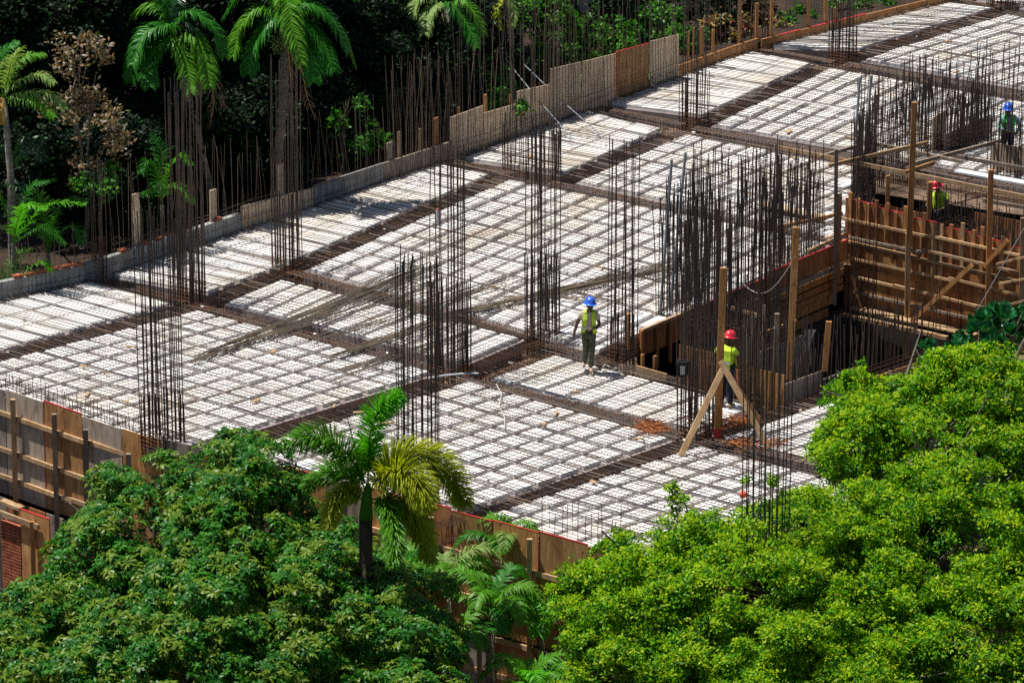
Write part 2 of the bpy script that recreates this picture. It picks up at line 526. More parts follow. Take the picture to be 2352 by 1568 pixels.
for k, (vis, q, zt, bi) in enumerate(blocks):
    if k < 300:
        mb = MB(); mb.prism(q, ZD + 0.002, zt, 0, bev=0.02)
        o = mb.build('foam_block', M['foam'])
        tag(o, 'dusty white foam block in the ' + BAYNAME[bi], 'foam block', 'foam blocks in the ' + BAYNAME[bi])
    else:
        rest.prism(q, ZD + 0.002, zt, 0, bev=0.02)
tag(rest.build('foam_blocks', M['foam']), 'white foam blocks filling the farther parts of the floor grid', 'foam blocks', kind='stuff')

# rebar mats over the bays
def mat_bar(mb, p, q, z, r, step=1.1, wob=0.012):
    L = (q - p).length; n = max(1, int(L / step))
    pts = []
    d = (q - p) / max(L, 1e-6); sdw = Vector((-d.y, d.x, 0))
    for i in range(n + 1):
        e = p + (q - p) * (i / n) + sdw * random.gauss(0, wob)
        pts.append(Vector((e.x, e.y, z + random.gauss(0, 0.006))))
    run = []
    for e in pts:
        u, v = proj(e)
        ok = (-120 < u < 2480 and -100 < v < 1560) and not in_hole(e) and e.y > fence_y(e.x) + 0.08
        if ok: run.append(e)
        else:
            if len(run) > 1: mb.tube(run, r, 3, cap=False, ph=random.random() * 6)
            run = []
    if len(run) > 1: mb.tube(run, r, 3, cap=False, ph=random.random() * 6)
def fence_y(x):
    for i in range(len(FR3) - 1):
        if FR3[i].x <= x <= FR3[i + 1].x:
            t = (x - FR3[i].x) / (FR3[i + 1].x - FR3[i].x); return FR3[i].y + t * (FR3[i + 1].y - FR3[i].y)
    return -1e9
for bi, (A, B, C, D, S) in enumerate(bays3):
    kind = BAYS[bi][6]
    LV = ((B - A).length + (D - C).length) / 2; LU = ((C - A).length + (D - B).length) / 2
    top = MB(); bot = MB()
    spv, spu = (0.165, 0.18) if kind != 'v' else (0.135, 0.95)
    ext = 0.06
    nV = int(LU / spv)
    for j in range(nV + 1):                # bars running along V
        t = (j + random.gauss(0, 0.10)) / nV
        ov = 0.42 / LV
        e0, e1 = -ov * random.uniform(.5, 1.2), 1 + ov * random.uniform(.5, 1.2)
        if bi == 9 and random.random() < 0.35: e1 = random.uniform(0.55, 0.9)
        if bi == 14: e1 = min(e1, 1.0)
        mat_bar(top, S(e0, t), S(e1, t), 0.040, 0.0105)
    nU = int(LV / spu)
    for i in range(nU + 1):
        s = (i + random.gauss(0, 0.10)) / nU
        ov = 0.42 / LU
        e0, e1 = -ov * random.uniform(.2, 1.2), 1 + ov * random.uniform(.2, 1.2)
        if bi in (9, 11) and random.random() < 0.3: e0 = random.uniform(0.1, 0.5)
        if bi in (0, 1, 2, 3, 4, 5): e1 = 1.03
        mat_bar(bot, S(s, e0), S(s, e1), 0.020, 0.0078)
    root = empty('rebar_mat', A, 'tied mat of dark steel bars over the ' + BAYNAME[bi], 'rebar mat', 'steel mats over the floor bays')
    if top.v: sub(top, 'bar_layer', M['rebar'], root)
    if bot.v: sub(bot, 'bar_layer', M['rebar'], root)

# beam cages in the trenches
BEAMS = [
    ('U', (-200, 863), (425, 706), .30), ('U', (440, 702), (655, 624), .30), ('U', (672, 614), (1150, 402), .34), ('U', (1300, 406), (1580, 296), .26),
    ('U', (1604, 279), (1905, 149), .30), ('U', (1938, 136), (2290, 24), .34), ('U', (2305, 12), (2620, -92), .34),
    ('V', (240, 642), (425, 690), .3), ('V', (455, 702), (1015, 850), .36), ('V', (1060, 864), (1570, 990), .34), ('V', (1625, 1006), (2050, 1100), .34),
    ('V', (672, 623), (1215, 768), .36), ('V', (1262, 790), (1590, 884), .34),
    ('V', (1030, 368), (1175, 398), .3), ('V', (1270, 418), (1935, 556), .26),
    ('V', (1374, 246), (1570, 284), .32), ('V', (1600, 294), (2500, 455), .34),
    ('V', (1748, 110), (1912, 141), .3), ('V', (1950, 146), (2650, 272), .34), ('V', (2200, -2), (2292, 17), .3), ('V', (2310, 26), (2900, 125), .3),
    ('U', (420, 1050), (1020, 864), .32), ('U', (1052, 854), (1238, 785), .34),
    ('U', (1010, 1205), (1580, 1012), .32), ('U', (1625, 1000), (2130, 829), .34),
]
WHERE = ['at the far left', 'between the first two left column cages', 'leading to the wide column cage', 'right of the wide column cage', 'below the far bay',
         'along the far right bay', 'in the top right corner', 'from the stirrup post on the left', 'crossing under the loose bars', 'below the walking man',
         'under the braced post', 'beside the central column cage', 'behind the walking man', 'in the tree shadow', 'running to the timber frame',
         'below the tall tan boards', 'across the far right bays', 'behind the far column cages', 'under the top right bay', 'at the far top edge', 'at the top right corner',
         'above the foxtail palm', 'left of the walking man', 'in the front floor', 'along the pit front']
for k, (fam, a, b, w) in enumerate(BEAMS):
    A = G(*a, 0); B = G(*b, 0); d = (B - A); L = d.length; d.normalize(); sdw = Vector((-d.y, d.x, 0))
    root = empty('beam_cage', (A.x, A.y, -0.45), 'rusty beam reinforcement cage ' + WHERE[k], 'beam cage', 'beam cages laid in the floor trenches')
    nb = 4
    for zz in (-0.02, -0.40):
        for j in range(nb):
            mb = MB(); o = (j / (nb - 1) - 0.5) * w
            n = max(2, int(L / 1.5)); pts = []
            for i in range(n + 1):
                p = A + d * (L * (i / n * 1.02 - 0.01)) + sdw * (o + random.gauss(0, .012)); p.z = zz + random.gauss(0, .008)
                pts.append(p)
            mb.tube(pts, 0.011, 4)
            sub(mb, 'long_bar', M['rust_dark'] if zz < -.1 else M['rebar'], root)
    # mid bars
    mb = MB(); n = int(L / 0.11); r = 0.007
    for i in range(n + 1):
        t = i / n
        c = A + d * (L * t + random.gauss(0, .015))
        w2 = w / 2 + 0.02; lean = random.gauss(0, .03)
        q = [c - sdw * w2, c + sdw * w2]
        ps = [Vector((q[0].x, q[0].y, -0.42)), Vector((q[0].x, q[0].y, 0.0)) + d * lean, Vector((q[1].x, q[1].y, 0.0)) + d * lean, Vector((q[1].x, q[1].y, -0.42))]
        for e in range(3): mb.tube([ps[e], ps[e + 1]], r, 3, cap=False)
        mb.tube([ps[3], ps[0]], r, 3, cap=False)
        if i % 3 == 0:      # cross ties
            mb.tube([ps[0] + UPV * .2, ps[3] + UPV * .22], r, 3, cap=False)
    o = sub(mb, 'stirrups', M['rust'] if k not in (12,) else M['rust_dark'], root); o['kind'] = 'stuff'
# exposed raised beam cage behind the walking man is deeper above the floor
# ------------------------------------------------------------------ column cages
def udir(px, py):
    """local direction of the U family on the ground"""
    a = G(px, py); b = G(px + 60, py - 60 * (0.27 if px < 430 else 0.36 if px < 640 else 0.42))
    return (b - a).normalized()
def cage(label, px, py, wu, wv, nu, nv, hts, lap=0.0, lap_frac=0.7, sth=0.4, r=0.0115, mat='rebar_dark', zb=-0.45, lean=(0, 0), ang=None, fill=False, tipjit=0.12, group='steel column cages standing on the floor'):
    c = G(px, py, 0)
    U = udir(px, py) if ang is None else Vector((math.cos(ang), math.sin(ang), 0))
    V = Vector((U.y, -U.x, 0))
    root = empty('column_cage', (c.x, c.y, zb), label, 'column cage', group)
    spots = []
    for i in range(nu):
        for j in range(nv):
            if fill or i in (0, nu - 1) or j in (0, nv - 1):
                spots.append((i / max(1, nu - 1) - .5, j / max(1, nv - 1) - .5))
    for (a, b) in spots:
        base = c + U * (a * wu) + V * (b * wv)
        h = random.choice(hts) + random.gauss(0, tipjit)
        if h > 0.3:
            n = 5; pts = []
            bx, by = random.gauss(lean[0], 0.035), random.gauss(lean[1], 0.035)
            sx, sy = random.gauss(0, .02), random.gauss(0, .02)
            for i in range(n + 1):
                t = i / n
                pts.append(Vector((base.x + bx * t + sx * math.sin(t * 3.1), base.y + by * t + sy * math.sin(t * 3.1), zb + (h - zb) * t)))
            mb = MB(); mb.tube(pts, r, 5)
            sub(mb, 'vertical_bar', M[mat], root)
        if lap and random.random() < lap_frac:
            of = Vector((random.uniform(-.03, .03), random.uniform(-.03, .03), 0))
            mb = MB(); mb.tube([Vector((base.x, base.y, zb)) + of, Vector((base.x + random.gauss(0, .012), base.y, lap + random.gauss(0, .05))) + of], r * 1.1, 5)
            sub(mb, 'lap_bar', M['rust_dark'] if random.random() < .3 else M[mat], root)
    n = max(2, int((sth - zb) / 0.085))
    for i in range(n):
        z = zb + (sth - zb) * (i + .5) / n
        mb = MB(); e = 0.02
        cs = [c + U * (x * (wu / 2 + e)) + V * (y * (wv / 2 + e)) + Vector((0, 0, z + random.gauss(0, .012))) for x, y in ((-1, -1), (1, -1), (1, 1), (-1, 1))]
        for k in range(4): mb.tube([cs[k] - (cs[(k + 1) % 4] - cs[k]) * .03, cs[(k + 1) % 4]], 0.007, 4)
        sub(mb, 'stirrup', M['rust'], root)
    return root

cage('tall column cage rising at the left end of the plywood fence', 374, 1013, .66, .66, 7, 6, [5.3, 5.35, 5.1], 1.08, .9, .35, .0125)
cage('tall column cage at the crossing left of the loose bars', 433, 678, .60, .56, 8, 7, [5.2, 5.3], 1.9, .75, .38, .0125, 'rebar')
cage('tall column cage in front of the straight palm trunk', 661, 608, .56, .50, 6, 5, [5.1, 5.0], 1.9, .7, .34, .0125, 'rebar')
cage('wide wall-shaped column cage before the tan boards', 1222, 388, .42, 1.55, 4, 13, [1.45, 1.5, 1.3, 1.4, 5.8], 1.1, .5, .42, .011, 'rebar')
cage('column cage at the far beam crossing behind the centre', 1592, 277, .55, .52, 5, 6, [5.6, 1.6, 5.6], 1.2, .5, .42, .011, 'rebar_dark')
cage('column cage farthest up the floor by the orange edge board', 1935, 132, .58, .55, 6, 6, [5.6, 2.6, 5.5], 1.0, .5, .42, .011, 'rebar_dark')
cage('half seen column cage at the top right corner', 2300, 8, .6, .6, 5, 5, [3.5, 1.2], .9, .5, .42, .011, 'rebar_dark')
cage('dense column cage under the lower end of the loose bars', 1032, 848, .70, .66, 7, 7, [5.2, 5.25, 2.1], 2.05, .8, .22, .0125, 'rebar_dark')
cage('front column cage rising behind the foxtail palm', 962, 1152, .62, .58, 6, 5, [5.4, 5.45, 5.2], 5.35, .2, .3, .0125, 'rebar_dark')
cage('column cage left of the walking man', 1245, 768, .60, .56, 7, 7, [5.15, 5.1, 5.2, 2.2], 1.9, .6, .5, .0125, 'rebar_dark')
cage('rusty based column cage right of the walking man', 1430, 822, .52, .48, 6, 5, [5.3, 2.3, 4.7], 1.0, .6, .75, .0115, 'rebar_dark')
cage('very dense column cage beside the braced post', 1606, 985, .62, .72, 7, 8, [5.3, 4.9, 4.5, 5.1], 1.6, .8, .35, .0125, 'rebar_dark')
cage('front right column cage rising out of the light green tree', 1755, 1335, .74, .62, 5, 5, [5.5, 5.2, 5.6], 1.6, .3, .4, .0125, 'rebar_dark')
cage('short rusty post of stirrups at the grey wall', 229, 637, .26, .24, 3, 3, [2.9, 2.8, 3.0], 0.9, .9, 1.05, .0095, 'rebar')
cage('short rusty stub cage beside the orange edge board', 1745, 98, .34, .34, 3, 3, [4.2, .9], 0.7, .9, .38, .0095, 'rebar')
# core walls and stair bars round the pit
CG = 'steel bar cages round the pit'
cage('bar wall rising along the left edge of the pit', 1700, 655, .34, .18, 0, 0, [1], 0, 0, .1, group=CG) if False else None
def barwall(label, a, b, spacing, h0, h1, z=0.0, zb=-0.6, rows=2, gap=.16, hori=0, r=.0115, mat='rebar_dark', lean=.05, name='bar_wall', group=CG, cat='rebar wall', hz=None):
    A = G(*a, z); B = G(*b, z); d = (B - A); L = d.length; d.normalize(); s = Vector((-d.y, d.x, 0))
    root = empty(name, (A.x, A.y, zb), label, cat, group)
    n = max(1, int(L / spacing))
    for k in range(rows):
        for i in range(n + 1):
            p = A + d * (L * i / n + random.gauss(0, .015)) + s * ((k - (rows - 1) / 2) * gap)
            h = z + random.uniform(h0, h1); m = 4
            bx, by = random.gauss(0, lean), random.gauss(0, lean)
            mb = MB(); mb.tube([Vector((p.x + bx * t * t, p.y + by * t * t, zb + (h - zb) * t)) for t in [q / m for q in range(m + 1)]], r, 4)
            sub(mb, 'vertical_bar', M[mat], root)
        for q in range(hori):
            zz = z + (hz[0] + (hz[1] - hz[0]) * q / max(1, hori - 1) if hz else 0.1 + q * .14)
            mb = MB(); of = s * ((k - (rows - 1) / 2) * gap)
            mb.tube([Vector((A.x, A.y, zz)) + of - d * .15, Vector((B.x, B.y, zz + random.gauss(0, .02))) + of + d * .15], .0075, 4)
            sub(mb, 'cross_bar', M['rust_dark'], root)
    return root
barwall('thin bars along the upper pit edge behind the grey pipes', (1520, 722), (1640, 668), .11, 2.2, 3.4, rows=3, hori=2)
barwall('dense tall bars in the middle of the pit edge', (1585, 748), (1690, 780), .09, 2.6, 4.6, rows=3, hori=3, zb=-2.5)
barwall('tall bars standing left of the tall timber post over the pit', (1690, 720), (1790, 668), .11, 2.4, 3.9, rows=3, hori=2, zb=-2.2)
barwall('high bars at the back corner of the pit edge', (1760, 622), (1880, 566), .12, 1.7, 2.9, rows=3, hori=2, zb=-.4)
barwall('bars rising from the pit corner in front of the leaning planks', (1950, 600), (2010, 614), .12, 1.2, 2.5, rows=2, zb=-3.0)
barwall('long thin bars standing along the pit front below the planks', (2110, 812), (1850, 900), .16, .9, 1.7, rows=2, hori=5, hz=(-.4, .06), zb=-.5)
barwall('bars along the core wall below the red helmeted man', (1560, 880), (1765, 925), .085, 1.2, 2.6, rows=2, hori=3, hz=(-.2, .1), zb=-.5)
barwall('bars inside the pit rising before the dark wall', (1800, 760), (1935, 690), .12, 1.2, 1.9, z=-1.6, zb=-3.3, rows=2)
barwall('row of short bars on the pit floor before the high panels', (1990, 800), (2330, 760), .14, .9, 1.5, z=-1.7, zb=-3.3, rows=1)
barwall('bars crossing the core box by the red helmet', (1690, 860), (1820, 806), .09, .9, 2.4, z=-.3, zb=-3.0, rows=2, hori=3)
barwall('dark tied wall of stirrups at the corner of the stair well', (1966, 462), (2000, 402), .09, .9, 2.3, rows=3, gap=.12, hori=9, hz=(-.9, .95), zb=-1.5)
barwall('dense bar wall behind the leaning planks', (2000, 398), (2130, 352), .10, 1.3, 2.4, rows=2, hori=8, hz=(0, .9), zb=-.8)
barwall('bar row standing behind the tall tan post', (2080, 330), (2190, 352), .10, 1.6, 2.6, rows=3, hori=3, zb=-.5)
barwall('bar cluster left of the green vested man', (2190, 345), (2270, 318), .06, 1.1, 1.9, rows=3, hori=4, zb=-.5)
barwall('bar row standing in front of the green vested man', (2270, 392), (2420, 420), .10, 1.2, 2.4, rows=2, hori=2, zb=-.5)
barwall('thin bar row far behind the grey conduits', (1975, 268), (2120, 292), .16, .8, 1.6, rows=2, zb=-.4)
barwall('thin bar row in the top right bays', (2130, 255), (2340, 215), .14, .6, 1.7, rows=2, zb=-.4)
barwall('light bar row on the bay before the timber frame', (1700, 478), (1870, 512), .16, 1.3, 2.0, rows=2, zb=-.4)
barwall('loose bars standing in the right end of the stair well', (2200, 560), (2340, 590), .14, .7, 1.5, rows=2, hori=4, hz=(-.8, .4), zb=-1.5)
barwall('dense black bars rising out of the stair well beside the red helmeted man', (2060, 540), (2190, 500), .10, -.1, 1.0, rows=3, hori=6, hz=(-1, 0), zb=-3.0)
barwall('dense black bars in the right half of the stair well', (2200, 500), (2360, 560), .10, -.2, .7, rows=3, hori=6, hz=(-1, 0), zb=-3.0)
barwall('bars standing at the right of the front right cage under the branches', (1800, 900), (1860, 880), .10, .8, 1.9, rows=2, hori=2, zb=-.5)
# short starter bars along the front edge
for lab, a, b in (('short bars sticking up behind the left end of the plywood fence', (4, 885), (318, 998)), ):
    barwall(lab, a, b, .14, .18, .42, rows=2, gap=.25, zb=-.3, r=.007, name='starter_bars', group='short bars along the front edge', cat='starter bars', lean=.02, hori=2, hz=(.08, .2))
barwall('short bars sticking up above the front plywood panel', (1255, 1215), (1420, 1256), .3, .45, .95, rows=2, gap=.25, zb=-.3, r=.007, name='starter_bars', group='short bars along the front edge', cat='starter bars', lean=.02)
# ================================================================== BACK WALL
def wallp(x, z=0.0, off=0.0):
    """point of the back wall line above the floor, off metres behind it"""
    p = G(x, line_y(BACKW, x)); q = G(x + 30, line_y(BACKW, x + 30))
    d = (q - p).normalized(); n = Vector((-d.y, d.x, 0))
    p = p + n * off; p.z = z
    return p
def wall_piece(name, mat, x0, x1, z0, z1a, z1b, th, off, label, cat, group=None, seg=60):
    mb = MB(); n = max(1, int(abs(x1 - x0) / seg)); xs = [x0 + (x1 - x0) * i / n for i in range(n + 1)]
    for i in range(n):
        a, b = wallp(xs[i], 0, off), wallp(xs[i + 1], 0, off)
        d = (b - a).normalized(); nn = Vector((-d.y, d.x, 0)) * th
        ta = z1a + (z1b - z1a) * i / n; tb = z1a + (z1b - z1a) * (i + 1) / n
        A0, B0, B1, A1 = a, b, b + nn, a + nn
        def at(p, z): return (p.x, p.y, z)
        mb.face([at(A0, z0), at(B0, z0), at(B0, tb), at(A0, ta)])
        mb.face([at(B1, z0), at(A1, z0), at(A1, ta), at(B1, tb)])
        mb.face([at(A0, ta), at(B0, tb), at(B1, tb), at(A1, ta)])
        if i == 0: mb.face([at(A1, z0), at(A0, z0), at(A0, ta), at(A1, ta)])
        if i == n - 1: mb.face([at(B0, z0), at(B1, z0), at(B1, tb), at(B0, tb)])
    o = mb.build(name, mat)
    return tag(o, label, cat, group)
w1 = wall_piece('retaining_wall', M['concrete'], -450, 556, -.49, .42, .44, .16, 0, 'low stained grey concrete wall along the back left edge of the floor', 'wall')
rb = random.Random(3)
mb = MB(); x = -440
while x < 556:
    p = wallp(x, .46 + rb.random() * .02, .08); d = (wallp(x + 20, 0, .08) - wallp(x, 0, .08)).normalized()
    if rb.random() < .72: mb.box(p, d, Vector((-d.y, d.x, 0)), UPV, .13, .065, .035)
    x += 27
sub(mb, 'brick_course', M['brick'], w1)
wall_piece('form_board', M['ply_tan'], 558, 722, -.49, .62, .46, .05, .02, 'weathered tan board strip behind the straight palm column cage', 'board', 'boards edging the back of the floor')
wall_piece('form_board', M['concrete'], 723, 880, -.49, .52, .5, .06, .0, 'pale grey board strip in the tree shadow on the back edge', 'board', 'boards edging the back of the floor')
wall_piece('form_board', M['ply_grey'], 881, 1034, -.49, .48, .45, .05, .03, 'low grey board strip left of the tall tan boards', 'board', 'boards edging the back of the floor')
PAN = [(1037, 1113, 1.12, 1.14, 'ply_tan', 'tall pale tan panel at the left end of the board row'), (1115, 1188, .92, .86, 'ply_tan', 'shorter tan panel second from the left of the board row'),
       (1190, 1264, 1.2, 1.08, 'ply_tan', 'tan panel third from the left of the board row'), (1266, 1336, 1.5, 1.4, 'ply_tan', 'tall pale panel in the middle of the board row'),
       (1338, 1415, 1.4, 1.3, 'ply_tan', 'pale streaked panel left of the red edged one'), (1417, 1492, 1.32, 1.24, 'ply', 'brown panel with a red top edge in the board row'),
       (1494, 1560, 1.3, 1.2, 'ply_tan', 'striped tan panel at the right end of the board row')]
for i, (a, b, h1, h2, m, lab) in enumerate(PAN):
    o = wall_piece('plywood_sheet', M[m], a, b, -.49, h1, h2, .02, .02 + .012 * (i % 2), lab, 'plywood sheet', 'tall tan panels along the back edge', seg=200)
    if i == 5:
        mb = MB(); p, q = wallp(a, h1 + .008, .045), wallp(b, h2 + .008, .045); mb.beam(p, q, .03, .02)
        q0 = wallp(a, 0, .01); mb.beam(Vector((q0.x, q0.y, .2)), Vector((q0.x, q0.y, h1)), .02, .02, up=Vector((1, 0, 0)))
        sub(mb, 'red_edge', M['redpaint'], o)
wall_piece('form_board', M['lumber_or'], 1562, 1742, -.49, .30, .28, .04, .03, 'orange brown edge board between the panels and the rusty stub cage', 'board', 'boards edging the back of the floor')
o = wall_piece('form_board', M['lumber_or'], 1752, 2190, -.49, .22, .2, .05, .03, 'low orange edge board with a red line at the far end', 'board', 'boards edging the back of the floor')
mb = MB()
for a, b in ((1790, 1840), (1860, 1990)): mb.beam(wallp(a, .225, .055), wallp(b, .225, .055), .055, .02)
sub(mb, 'red_edge', M['redpaint'], o)
def stake(x, top, w, mat, label, off=.12, th=.045, lean=0.0, z0=.1, group='stakes behind the back edge'):
    p = wallp(x, z0, off); d = (wallp(x + 20, 0, off) - wallp(x, 0, off)).normalized()
    q = p + d * lean; q.z = top
    mb = MB(); mb.beam(p, q, w, th, up=Vector((-d.y, d.x, 0)))
    n = len(mb.v)
    return tag(mb.build('wooden_stake', M[mat]), label, 'stake', group)
stake(328, 1.75, .26, 'ply_tan', 'wide tan board standing upright at the left column cages', .2)
stake(499, 1.25, .23, 'ply_tan', 'tan upright board between the two left palms')
stake(652, 1.35, .22, 'ply_grey', 'grey tan upright board behind the palm side column cage')
stake(903, .95, .2, 'ply_grey', 'dull grey board upright left of the tan panels')
stake(925, 1.15, .07, 'lumber', 'thin pale stake beside the dull grey board')
stake(972, 1.05, .06, 'lumber', 'thin pale stake in the shade before the tan panels')
stake(1010, 1.2, .2, 'ply_red', 'reddish board upright at the dark gap')
stake(1132, 1.32, .1, 'lumber_or', 'short stake sticking up behind the second tan panel', .25)
stake(1068, 1.25, .05, 'lumber_or', 'stake tip behind the leftmost tan panel', .2)
stake(1186, 1.1, .07, 'lumber_or', 'stake tip behind the third tan panel', .2)
for x, t, w, l in ((1588, 1.15, .06, 'narrow stake'), (1601, 1.2, .06, 'second narrow stake'), (1619, 1.15, .16, 'wide stake board'), (1645, .95, .1, 'broken stake')):
    stake(x, t, w, 'lumber_or', l + ' rising from the orange edge board right of the panels')
for x, t, l in ((1706, 2.9, 'tall stake before the crotons'), (1778, 2.9, 'tall stake right of the crotons'), (1862, 2.6, 'tall stake by the grey fence'), (1902, 2.4, 'tall stake behind the farthest column cage'), (1744, 1.3, 'short stake in the rusty stub cage'), (1925, .6, 'tiny stake by the red line')):
    stake(x, t, .11, 'lumber_or', l)
# starter bars along the wall
def wall_bars(x0, x1, dx, h0, h1, off, label, lean=.12, r=.0065, rows=1, zb=-.3, hz=()):
    root = empty('starter_bars', wallp(x0, zb, off), label, 'starter bars', 'starter bars along the back wall')
    for k in range(rows):
        x = x0
        while x < x1:
            p = wallp(x, zb, off - k * .2); h = random.uniform(h0, h1)
            lx, ly = random.gauss(-.06, lean), random.gauss(0, lean)
            mb = MB(); mb.tube([p, p + Vector((lx * .25, ly * .25, (h - zb) * .5)), p + Vector((lx, ly, h - zb))], r, 4)
            sub(mb, 'vertical_bar', M['rebar' if random.random() < .75 else 'rebar_new'], root)
            x += dx * random.uniform(.7, 1.3)
    for z in hz:
        n = max(2, int((x1 - x0) / 70)); mb = MB()
        mb.tube([wallp(x0 + (x1 - x0) * i / n, z + random.gauss(0, .03), off) for i in range(n + 1)], .008, 4)
        sub(mb, 'cross_bar', M['rebar'], root)
wall_bars(-20, 215, 11, .9, 1.7, -.06, 'thin bars before the low grey wall at the far left', hz=(.2, .62, .95))
wall_bars(255, 640, 9, 1.9, 2.9, -.06, 'leaning thin bars before the left palms', hz=(.25, .6, .72))
wall_bars(690, 885, 8, 1.6, 2.6, -.06, 'thin bars in the shade before the grey board strip', hz=(.2, .5))
wall_bars(890, 1040, 6, 2.2, 3.4, -.06, 'crowded dark bars in the gap left of the tan panels', hz=(.3,), rows=2)
wall_bars(1045, 1330, 6, 2.6, 5.4, -.08, 'tall bars before the left tan panels', hz=(.25, .42), rows=1, r=.0085)
wall_bars(1335, 1560, 7, 2.2, 5.5, -.08, 'tall bars before the right tan panels', hz=(.25, .42), rows=1, r=.0085)
wall_bars(1565, 1740, 9, 1.5, 4.2, -.08, 'bars before the stakes right of the panels', hz=(.2,))
wall_bars(1765, 2190, 10, .9, 3.0, .2, 'thin bars behind the far orange edge board', hz=(.5, .35))
# two grey pipes leaning over the wall
for k, (a, b) in enumerate((((1160, 135), (1318, 322)), ((1205, 150), (1378, 308)))):
    q = G(*b, .05); p = Q(*a, q.y + 3.2); mb = MB(); mb.tube([p, (p + q) / 2 - UPV * .05, q], .015, 6)
    tag(mb.build('long_pipe', M['pvc']), ['pale pipe leaning left over the tan panels', 'pale pipe leaning right over the tan panels'][k], 'pipe')

# ================================================================== THE PIT
pt = lambda x, y, z=0: G(x, y, z)
mb = MB()
pf = [(p.x, p.y) for p in PIT3]; cx = sum(p[0] for p in pf) / len(pf); cy = sum(p[1] for p in pf) / len(pf)
big = ccw([(cx + (p[0] - cx) * 1.25, cy + (p[1] - cy) * 1.25) for p in pf])
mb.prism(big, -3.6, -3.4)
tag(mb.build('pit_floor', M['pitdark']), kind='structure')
def pit_side(poly3, z0, z1, mat, name='pit_wall'):
    mb = MB(); n = len(poly3)
    for i in range(n):
        a, b = poly3[i], poly3[(i + 1) % n]
        d = (b - a).normalized(); nn = Vector((-d.y, d.x, 0)) * .15
        mb.beam(Vector((a.x, a.y, (z0 + z1) / 2)) , Vector((b.x, b.y, (z0 + z1) / 2)), .12, z1 - z0)
    return mb.build(name, mat)
tag(pit_side(PIT3, -3.4, -1.6, M['pitdark']), 'dark concrete lining low inside the pit', 'wall')
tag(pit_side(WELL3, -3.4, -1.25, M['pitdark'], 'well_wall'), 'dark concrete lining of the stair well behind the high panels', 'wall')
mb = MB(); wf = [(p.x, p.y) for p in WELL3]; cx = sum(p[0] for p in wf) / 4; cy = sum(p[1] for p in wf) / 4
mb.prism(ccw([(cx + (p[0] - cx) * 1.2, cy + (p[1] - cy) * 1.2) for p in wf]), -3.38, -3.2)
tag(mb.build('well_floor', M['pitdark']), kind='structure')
mb = MB(); a, b = pt(2080, 530, -1.25), pt(2240, 560, -1.25)
mb.beam(a, b, .8, .08); tag(mb.build('work_platform', M['bark_dark']), 'dark plank platform under the man in the stair well', 'platform')

SCAF = empty('timber_scaffold', G(2090, 600, -3.4), 'rough timber scaffold of nailed posts and long ledgers round the pit', 'scaffold')
EDGE = empty('edge_form', G(1464, 764, -.5), 'stack of brown boards under the floor edge on the left side of the pit', 'formwork')
def plank(name, a, b, w, h, mat, label, cat='timber', group='scaffold timbers round the pit', up=UPV):
    mb = MB(); mb.beam(a, b, w, h, up=up)
    par = {'form_plank': EDGE, 'rail': WALLR, 'brace': SCAF, 'post': SCAF, 'ledger': SCAF}.get(name)
    if par is not None: return sub(mb, 'board' if name == 'form_plank' else name, M[mat], par)
    return tag(mb.build(name, M[mat]), label, cat, group)
WALLR = None
# left side boards, stacked from the floor edge down
A, B = pt(1464, 764), pt(1945, 563); dU = (B - A).normalized(); nR = Vector((dU.y, -dU.x, 0))
for k, (s0, s1, z, h, m) in enumerate(((.62, .995, -.10, .52, 'ply_red'), (.30, .64, -.12, .34, 'ply_red'), (.34, .97, -.44, .13, 'lumber_grey'), (.30, .98, -.62, .17, 'lumber_or'),
                                       (.42, .97, -.82, .16, 'ply_red'), (.52, .97, -1.0, .15, 'lumber_or'), (.60, .93, -1.22, .24, 'ply'), (.70, .90, -1.5, .22, 'ply'))):
    a = A + (B - A) * s0 + nR * (.04 + .02 * (k % 3)) + UPV * z; b = A + (B - A) * s1 + nR * (.04 + .02 * (k % 3)) + UPV * z
    plank('form_plank', a, b, .035, h, m, 'brown board %s of the stack under the floor edge left of the pit' % ('topmost at the back corner', 'topmost near the tall timber', 'second down, grey', 'third down', 'fourth down', 'fifth down', 'sixth down, orange', 'lowest and shortest')[k], 'board', 'stacked boards under the pit edge')
mb = MB(); mb.beam(A + (B - A) * .62 + UPV * .17 + nR * .05, B + UPV * .17 + nR * .05, .04, .02); mb.beam(A + (B - A) * .32 + UPV * .06 + nR * .05, A + (B - A) * .6 + UPV * .06 + nR * .05, .04, .02)
sub(mb, 'red_edge', M['redpaint'], EDGE)
# box form at the left corner of the pit
root = empty('beam_form', A, 'brown open form box at the left corner of the pit', 'form box')
mb = MB(); mb.beam(A + nR * .05 - UPV * .28, A + (B - A) * .30 + nR * .05 - UPV * .28, .03, .62); sub(mb, 'side_board', M['ply_red'], root)
mb = MB(); mb.beam(A + nR * .09 + UPV * .05, A + (B - A) * .32 + nR * .09 + UPV * .05, .09, .09); sub(mb, 'top_rail', M['lumber'], root)
for s in (.0, .07, .13, .2, .28):
    mb = MB(); p = A + (B - A) * s + nR * .13; mb.beam(p - UPV * 1.0, p + UPV * random.uniform(-.1, .1), .09, .05, up=nR); sub(mb, 'stud', M['lumber_or'], root)
mb = MB(); p, q = pt(1462, 852, -.1), pt(1532, 872, -.1); mb.beam(p, q, .04, .28); sub(mb, 'front_board', M['lumber'], root)
for x, y in ((1476, 846), (1504, 850)):
    mb = MB(); p = pt(x, y, -.1); mb.beam(p, p + UPV * .35, .1, .05, up=nR); sub(mb, 'cleat', M['lumber_or'], root)
mb = MB(); p = pt(1442, 800, 0); mb.beam(p, p + UPV * .85, .1, .08, up=nR); sub(mb, 'corner_post', M['lumber_or'], root)

